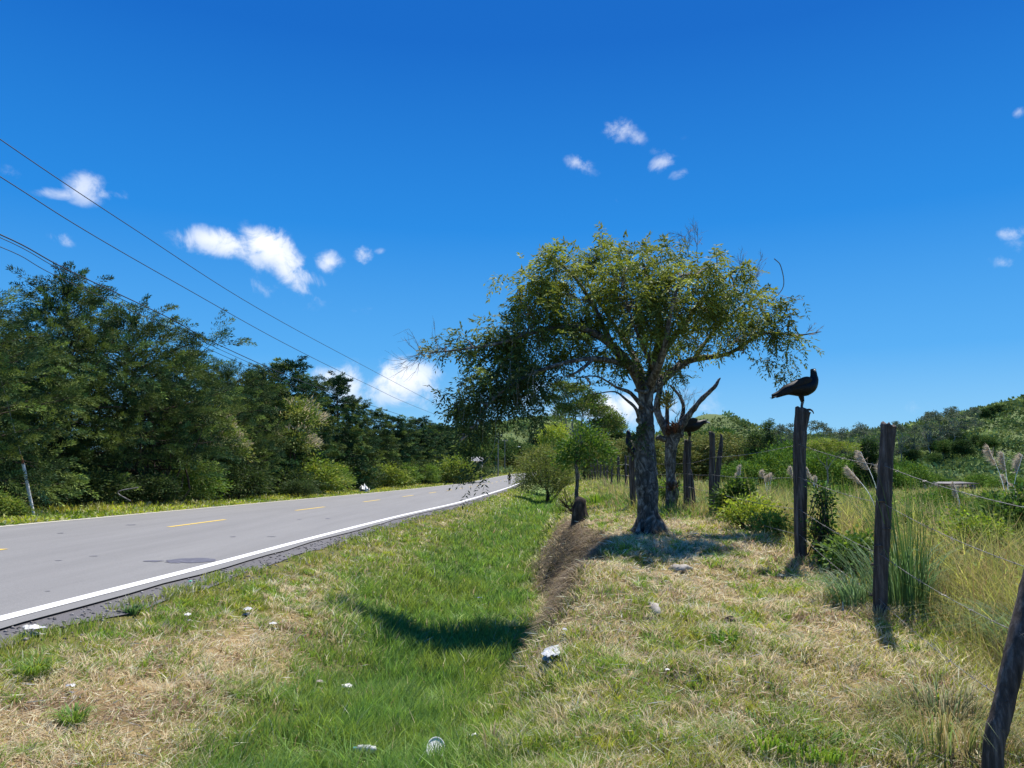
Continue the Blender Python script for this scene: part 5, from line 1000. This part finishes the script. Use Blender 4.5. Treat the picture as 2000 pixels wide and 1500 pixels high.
# ------------------------------------------------------------------ litter and small things
def g_at(px, py):
    """ground point seen at (px, py)"""
    d = ray(px, py); t = 1.5
    while t < 60:
        p = np.array((0, 0, CAMZ)) + d * t
        if h1(p[0], p[1]) >= p[2]: return np.array((p[0], p[1], h1(p[0], p[1])))
        t += .03
    return p
def crumple(name, px, py, sx, sy, sz, label, cat, group=None, mat=None, seed=0, lift=.05, rot=0):
    r = rg(seed + 300); b = g_at(px, py); n = 9; u, v = np.meshgrid(np.linspace(-1, 1, n), np.linspace(-1, 1, n)); rr = np.hypot(u, v) + 1e-6; f = np.maximum(abs(u), abs(v)) / rr
    x = u * f * sx * (1 + r.normal(0, .2, u.shape)); y = v * f * sy * (1 + r.normal(0, .2, u.shape)); z = lift + sz * (.1 + r.random(u.shape) ** 1.5 * 1.3) * (1.1 - (u ** 2 + v ** 2) / 2) * .7
    ca, sa = cos(rot), sin(rot); V = np.stack((x * ca - y * sa, x * sa + y * ca, z), -1).reshape(-1, 3); i = np.arange(n - 1)[:, None] * n + np.arange(n - 1); F = np.stack((i, i + 1, i + n + 1, i + n), -1).reshape(-1, 4)
    mb = MB(); mb.add(V, F); V2 = V * np.array((.96, .96, .3)); mb.add(V2, F[:, ::-1]); o = mb.build(name, mat or M_WHITE, None); o.location = tuple(b); tag(o, label, cat, group); return o
M_BAG = mat_noise('dusty_plastic_film', [(.35, (.26, .27, .26)), (.65, (.6, .61, .62))], nscale=30, rough=.35, bump=1, bd=.01, spec=.6)
G_L = 'pieces of litter in the grass'
crumple('plastic_bag', 1080, 1288, .075, .2, .03, 'crumpled clear plastic bag lying on the bank', 'litter', G_L, M_BAG, 1, rot=-.2)
crumple('paper_scrap', 678, 1360, 0.043, 0.038, 0.042, 'white crumpled paper standing in the green ditch grass', 'litter', G_L, None, 2, .08)
crumple('paper_scrap', 624, 1352, 0.030, 0.025, 0.018, 'smaller pale scrap left of the crumpled paper', 'litter', G_L, M_STONE, 3, .08)
crumple('paper_scrap', 60, 1244, 0.085, 0.068, 0.030, 'white paper at the asphalt edge, bottom left', 'litter', G_L, None, 4, .07)
crumple('paper_scrap', 366, 1216, 0.030, 0.030, 0.024, 'small white scrap in the dry grass by the green strip', 'litter', G_L, None, 5, .07)
crumple('paper_scrap', 483, 1204, 0.043, 0.060, 0.030, 'grey white wrapper, middle of three in the dry grass', 'litter', G_L, M_BAG, 6, .07)
crumple('paper_scrap', 534, 1232, 0.034, 0.030, 0.024, 'white scrap rightmost of three in the dry grass', 'litter', G_L, None, 7, .07)
crumple('paper_scrap', 138, 1358, 0.034, 0.025, 0.018, 'torn white scrap in straw at the far left', 'litter', G_L, M_BAG, 8, .06)
crumple('paper_scrap', 1103, 1245, 0.017, 0.043, 0.012, 'thin pale strip above the clear plastic bag', 'litter', G_L, M_BAG, 9, .06)
crumple('paper_scrap', 1303, 1331, 0.015, 0.014, 0.012, 'tiny white scrap in the middle of the bank', 'litter', G_L, None, 10, .06)
crumple('candy_wrapper', 928, 1458, 0.034, 0.025, 0.018, 'blue and silver wrapper right of the white lid', 'litter', G_L, mat_noise('blue_foil', [(.42, (.08, .12, .3)), (.5, (.7, .72, .78))], nscale=22, rough=.25, bump=.5), 11, .07)
crumple('candy_wrapper', 914, 1464, 0.015, 0.013, 0.012, 'small yellow scrap between lid and blue wrapper', 'litter', G_L, mat_noise('yellow_film', [(.4, (.75, .6, .04)), (.7, (.85, .75, .1))], rough=.4), 12, .07)
crumple('candy_wrapper', 371, 1148, 0.025, 0.025, 0.012, 'small green wrapper at the road edge', 'litter', G_L, mat_noise('green_film', [(.4, (.02, .35, .2)), (.7, (.05, .5, .3))], rough=.4), 13, .07)
crumple('candy_wrapper', 936, 1178, 0.043, 0.043, 0.018, 'dull blue scrap in the shaded ditch bottom', 'litter', G_L, mat_noise('dull_blue', [(.4, (.03, .05, .25)), (.7, (.08, .1, .35))], rough=.5), 14, .08)
crumple('sack', 776, 951, .36, .3, .5, 'white plastic sack standing in the far verge grass', 'sack', None, None, 15, .08)
o = COL.objects['sack']; Y = 55.0; X = Ll(Y) - .9; o.location = (X, Y, h1(X, Y) + .1)
b = g_at(850, 1500); e = empty('white_disc', b + np.array((0, .02, .0)), 'round white plastic lid propped on edge at the bottom of the frame', 'lid', G_L)
th = np.linspace(0, 2 * pi, 40, endpoint=False); mb = MB(); R = .078; prof = [(0, .004), (.9, .004), (.93, .012), (1, .012), (1, -.006), (.96, -.006), (0, -.002)]
rings = [np.stack((np.cos(th) * R * a * .78, np.full(40, -d), np.sin(th) * R * a), 1) for a, d in prof]; V = np.concatenate(rings); j = np.arange(40); k = (j + 1) % 40
for q in range(len(prof) - 1): mb.add(V, np.stack((q * 40 + j, q * 40 + k, (q + 1) * 40 + k, (q + 1) * 40 + j), 1))
o = mb.build('disc', mat_noise('scratched_lid', [(.3, (.6, .6, .58)), (.5, (.78, .78, .77))], nscale=20, rough=.4), e); o.rotation_euler = (-.8, .12, .1); o.location = (0, 0, .11)
b = g_at(717, 1486); e = empty('bottle', b + np.array((0, 0, .07)), 'white and pale blue plastic bottle lying in the grass at the bottom', 'bottle', G_L); e.rotation_euler = (0, 0, -.1)
mb = MB(); tube(mb, np.array([(x, 0, 0) for x in (-.075, -.07, -.05, .03, .055, .062)]), [.012, .024, .027, .026, .022, .008], 16); mb.build('bottle_body', M_BAG, e, True)
mb = MB(); tube(mb, np.array([(x, 0, 0) for x in (-.04, 0, .02)]), [.0282, .0282, .0282], 16, cap=False); mb.build('label_band', M_WHITE, e, True); mb = MB(); tube(mb, np.array([(x, 0, 0) for x in (-.1, -.098, -.072)]), [.008, .0135, .0135], 12); mb.build('bottle_cap', mat_noise('teal', [(.3, (.1, .4, .45)), (.7, (.2, .5, .55))], rough=.4), e, True)
def rock(px, py, sx, sy, sz, label, seed, mat=M_STONE):
    r = rg(seed); b = g_at(px, py); mb = MB(); d = []; nu, nv = 14, 9
    for i in range(nv):
        ph = -pi / 2 + pi * i / (nv - 1)
        for j_ in range(nu): t = 2 * pi * j_ / nu; d.append((cos(ph) * cos(t), cos(ph) * sin(t), sin(ph)))
    d = np.array(d); k = 1 + (vn(d[:, 0] * 2 + 5, d[:, 1] * 2 + d[:, 2] * 3, 1, seed) - .5) * .7; V = d * np.array((sx, sy, sz)) * k[:, None]; i = np.arange(nv - 1)[:, None] * nu; j = np.arange(nu); kk = (j + 1) % nu
    mb.add(V, np.stack((i + j, i + kk, i + nu + kk, i + nu + j), -1).reshape(-1, 4)); o = mb.build('rock', mat, None, True); o.location = tuple(b); tag(o, label, 'rock', 'rocks showing through the dry grass')
rock(1328, 1113, .14, .1, .05, 'flat pale rock showing through dry grass on the bank top', 1); rock(1276, 1190, .05, .2, .05, 'long narrow pale rock half buried in the bank', 2); rock(1272, 1216, .05, .04, .04, 'small dark stone at the foot of the long rock', 3, M_BARK2)
rock(1426, 1218, .06, .05, .05, 'small dark stone near the patch of weeds', 4, M_BARK2)
# bent dry stick lying in the far verge
mb = MB(); Yk = 22; P = [at(255, 978, Yk), at(232, 965, Yk), at(236, 958, Yk), at(270, 952, Yk)]; tube(mb, spline(np.array(P), 4), .014, 5, wob=.1, r=rg(9)); o = mb.build('dead_branch', M_TWIG, None, True, origin=P[0]); tag(o, 'bent pale dead branch in the weeds across the road', 'branch')

# ------------------------------------------------------------------ single plants
def tuft(px, py, n, h, w, cols, label, seed, spread=.06, name='grass_tuft', b=None, leanx=0, stiff=.6, plume_=0, cat='grass clump', group=None):
    r = rg(seed); b = g_at(px, py) if b is None else b; a = r.uniform(0, 2 * pi, n); P = np.stack((np.cos(a), np.sin(a), 0 * a), 1) * (spread * np.sqrt(r.random(n)))[:, None]
    hh = h * r.uniform(.5, 1.1, n); L = hh * r.uniform(.1, 1.0, n) * (1.2 - stiff); mb = MB(); segs = 6; t = np.linspace(0, 1, segs); d = np.stack((np.cos(a) * L + leanx * hh, np.sin(a) * L, 0 * a), 1)
    S = np.stack((-np.sin(a), np.cos(a), 0 * a), 1) * (w / 2 * r.uniform(.6, 1.3, n))[:, None]; Q = P[:, None] + d[:, None] * (t ** 1.8)[None, :, None]; Q[..., 2] += hh[:, None] * (t - (1.15 - stiff) * .55 * t ** 3)
    wt = (1 - t ** 2.2)[None, :, None] + .03; V = np.stack((Q - S[:, None] * wt, Q + S[:, None] * wt), 2); k = np.arange(n)[:, None] * segs * 2 + np.arange(segs - 1) * 2; F = np.stack((k, k + 1, k + 3, k + 2), -1).reshape(-1, 4)
    c = lerp(cols[0], cols[1], r.random((n, 1))) * np.exp(r.normal(0, .15, (n, 1))); mb.add(V.reshape(-1, 3), F, np.clip(np.repeat(c, segs * 2, 0), 0, .8))
    if plume_:
        e = empty(name, b, label, cat, group); mb.build('blades', M_GRASS, e)
        for q in range(plume_):
            st = MB(); fb = MB(); dx = leanx * .8 + r.normal(0, .12); H_ = h * r.uniform(1.0, 1.35); Pq = spline(np.array(((0, 0, 0), (dx * .3, r.normal(0, .03), H_ * .6), (dx * H_, r.normal(0, .05), H_))), 6); tube(st, Pq, np.linspace(.007, .003, len(Pq)), 4, cap=False); st.build('stalk', M_GRASS, e)
            m = 380; tt = r.random(m); idx = Pq[-1] - (Pq[-1] - Pq[-4]) * tt[:, None]; dv = r.normal(0, 1, (m, 3)) * (.35, .35, .2) + (leanx * 1.6 - .6, 0, .25); Lp = .13 * (1.1 - abs(tt - .5)) * r.uniform(.5, 1.2, m)
            diamonds(fb, idx, dv, Lp, .006, r, np.clip(np.array((.62, .55, .44)) * np.exp(r.normal(0, .12, (m, 1))), 0, .85)); fb.build('plume', M_FLOWER, e)
        return e
    o = mb.build(name, M_GRASS, None); o.location = tuple(b); tag(o, label, cat, group); return o
LG = (np.array((.10, .22, .04)), np.array((.24, .34, .07))); DG = (np.array((.05, .12, .04)), np.array((.13, .22, .07))); BG = (np.array((.10, .19, .09)), np.array((.2, .3, .14))); DR = (np.array((.36, .29, .14)), np.array((.55, .46, .26)))
G_T = 'separate grass clumps'
tuft(68, 1322, 170, .2, .009, LG, 'arching green grass clump in straw at the left edge', 1, .10, stiff=.1, group=G_T)
tuft(142, 1418, 120, .2, .009, LG, 'green grass clump in the bottom left straw', 2, .08, stiff=.2, group=G_T)
tuft(258, 1200, 60, .13, .02, DG, 'small dark weed at the asphalt edge', 3, .07, stiff=.3, group=G_T)
tuft(1755, 1180, 260, .95, .010, BG, 'tall blue green cane grass just right of the second post', 4, .38, stiff=.4, group=G_T)
tuft(1775, 1200, 120, 1.5, .010, DG, 'stiff tall stalks standing right of the second post', 5, .22, stiff=.95, leanx=-.05, group=G_T)
tuft(1660, 1180, 220, .55, .009, BG, 'bluish grass clump leaning out left of the second post', 6, .2, stiff=.1, leanx=-.3, group=G_T)
tuft(1850, 1430, 520, .42, .006, (DG[1], DR[0]), 'fine arching grass clump left of the nearest post', 7, .42, stiff=.0, leanx=.1, group=G_T)
tuft(1960, 1250, 420, .8, .007, BG, 'dense fine grass clump behind the nearest post', 8, .3, stiff=.2, leanx=-.2, group=G_T, b=on(1990, 6.4))
tuft(1580, 1085, 110, .4, .008, DR, 'dry straw tuft at the foot of the vulture post', 9, .14, stiff=.1, leanx=.1, group=G_T)
tuft(1715, 1215, 120, .26, .006, DR, 'dry straw tuft at the foot of the second post', 10, .12, stiff=.1, group=G_T)
tuft(1300, 1045, 80, .25, .006, DR, 'dry straw tuft at the right foot of the big trunk', 11, .18, stiff=.1, group=G_T)
tuft(960, 1470, 26, .26, .010, DR, 'pale arching grass stems by the blue wrapper', 12, .07, stiff=.3, group=G_T)
tuft(1500, 1440, 330, .13, .012, LG, 'bright green leafy grass patch at the bottom right', 13, .3, stiff=.35, group=G_T)
tuft(1600, 1470, 260, .12, .012, LG, 'green leafy grass patch between bottom patch and leaning post', 14, .25, stiff=.35, group=G_T)
tuft(1415, 1250, 90, .1, .016, (LG[0], LG[0]), 'broad leaved green weed in the middle of the bank', 15, .12, stiff=.2, group=G_T)
tuft(1375, 985, 160, .5, .014, BG, 'reedy clump behind the leaning stub', 16, .3, stiff=.4, group=G_T, b=on(1372, 17.5))
tuft(963, 1265, 9, .35, .010, LG, 'few long pale blades rising from the shaded ditch', 17, .1, stiff=.4, group=G_T)
tuft(1160, 965, 200, .5, .02, LG, 'bright green grass clump above the sapling foot', 18, .5, stiff=.4, group=G_T, b=on(1165, 21))
tuft(1095, 985, 160, .4, .016, LG, 'pale green grass clump on the ditch slope by the sapling', 19, .35, stiff=.3, group=G_T, b=on(1098, 20))
G_P = 'plume grass in the pasture'
tuft(0, 0, 70, 1.0, .01, DG, 'plume grass with the biggest silvery plume, left of the second post', 30, .15, name='plume_grass', b=on(1712, 10.5), leanx=-.25, stiff=.7, plume_=3, group=G_P)
tuft(0, 0, 70, 1.3, .01, DG, 'tall plume grass near the right edge', 31, .15, name='plume_grass', b=on(1960, 12), leanx=-.12, stiff=.8, plume_=3, group=G_P)
tuft(0, 0, 60, .9, .01, DG, 'plume grass just right of the vulture post', 32, .15, name='plume_grass', b=on(1590, 16), leanx=-.12, stiff=.8, plume_=2, group=G_P)
tuft(0, 0, 60, .9, .01, DG, 'plume grass just left of the vulture post', 33, .15, name='plume_grass', b=on(1548, 18), leanx=-.05, stiff=.8, plume_=2, group=G_P)
tuft(0, 0, 60, .9, .01, DG, 'pale plume grass midway between pair of posts and vulture post', 34, .15, name='plume_grass', b=on(1495, 20), leanx=.05, stiff=.8, plume_=3, group=G_P)
tuft(0, 0, 60, .9, .01, DG, 'pale plume grass right of the crooked pair of posts', 35, .15, name='plume_grass', b=on(1440, 21), leanx=.0, stiff=.8, plume_=2, group=G_P)
tuft(0, 0, 60, 1.0, .01, DG, 'plume grass in front of the shed', 36, .2, name='plume_grass', b=on(1868, 20), leanx=-.1, stiff=.8, plume_=2, group=G_P)
tuft(0, 0, 60, 1.1, .01, DG, 'plume grass cut by the right edge of the frame', 37, .2, name='plume_grass', b=on(1985, 15), leanx=-.1, stiff=.8, plume_=2, group=G_P)
G_B = 'leafy weeds along the fence'
def weed(px, Y, sx, sz, lobes, n, ls, cols, label, seed):
    e = leafy('weed_shrub', seed, lobes, n, 16, ls, .5, cols, (), label, cat='shrub', group=G_B, cl=.3, shell=.2); place(e, (px - 1000) / 1500 * Y, Y, 0, sx, sz)
weed(1597, 9.6, 1, 1, [(0, 0, .35, .13, .13, .35), (.03, 0, .75, .09, .09, .3), (.1, -.1, .15, .2, .2, .18)], 130, .055, (DK[0], GR[0], GR[1]), 'dark leafy vine climbing beside the vulture post', 91)
weed(1425, 14, 1, 1, [(0, 0, .3, .3, .25, .3), (.15, 0, .55, .2, .2, .2)], 90, .09, (GR[0], DK[1], GR[1]), 'broad leaved dark weed right of the crooked pair of posts', 92)
weed(1465, 12.5, 1, 1, [(0, 0, .25, .4, .3, .25), (-.3, 0, .2, .25, .25, .2)], 120, .06, YG, 'yellow green leafy weed left of the vulture post', 93)
weed(1500, 11.5, 1, 1, [(0, 0, .2, .3, .25, .2)], 70, .06, GR, 'green leafy weed at ground level left of the vulture post', 94)
weed(1638, 9.0, 1, 1, [(0, 0, .22, .25, .25, .22), (.2, 0, .3, .2, .2, .2)], 90, .06, GR, 'green leafy weed between the two near posts', 95)
weed(1300, 19, 1, 1, [(0, 0, .3, .35, .3, .3)], 70, .08, GR, 'green weed seen between the big trunk and forked tree', 96)
weed(1880, 9.0, 1, 1, [(0, 0, .4, .3, .3, .35), (.25, 0, .5, .2, .2, .2)], 130, .05, (GR[1], YG[0], YG[1]), 'yellow green broad leaved weed inside the pasture at right', 97)
weed(1960, 10.0, 1, 1, [(0, 0, .5, .5, .4, .45), (.3, 0, .8, .3, .3, .25)], 160, .07, (GR[0], DK[1], GR[1]), 'dark green weed mass near the right edge', 98)

L = sorted([o for o in COL.objects if o.get('label') == 'thin grey post in the far part of the fence line'], key=lambda o: o.location.y)
for i, o in enumerate(L): o['label'] = 'thin grey post in the far fence line, ' + (ORD[len(L) - 1 - i] + ' from its far end' if i < len(L) - 1 else 'farthest of all')

for i, (px, Y, s_, l) in enumerate([(1800, 16, .3, 'low leafy clump in the pasture under the shed'), (1900, 13, .26, 'leafy clump in the pasture left of the tall plume grass'), (1640, 22, .35, 'dark leafy clump between the two near posts, far out'), (1520, 26, .4, 'leafy clump behind the vulture post grass'), (1840, 30, .4, 'leafy clump in front of the shed'), (1930, 24, .4, 'leafy clump far out at right'), (1770, 11, .2, 'small leafy clump behind the cane grass'), (1680, 14, .25, 'small leafy clump left of the big plume')]):
    put(pSb, px, Y, None, 2.5, i * 1.4, s_, l, G_BK)
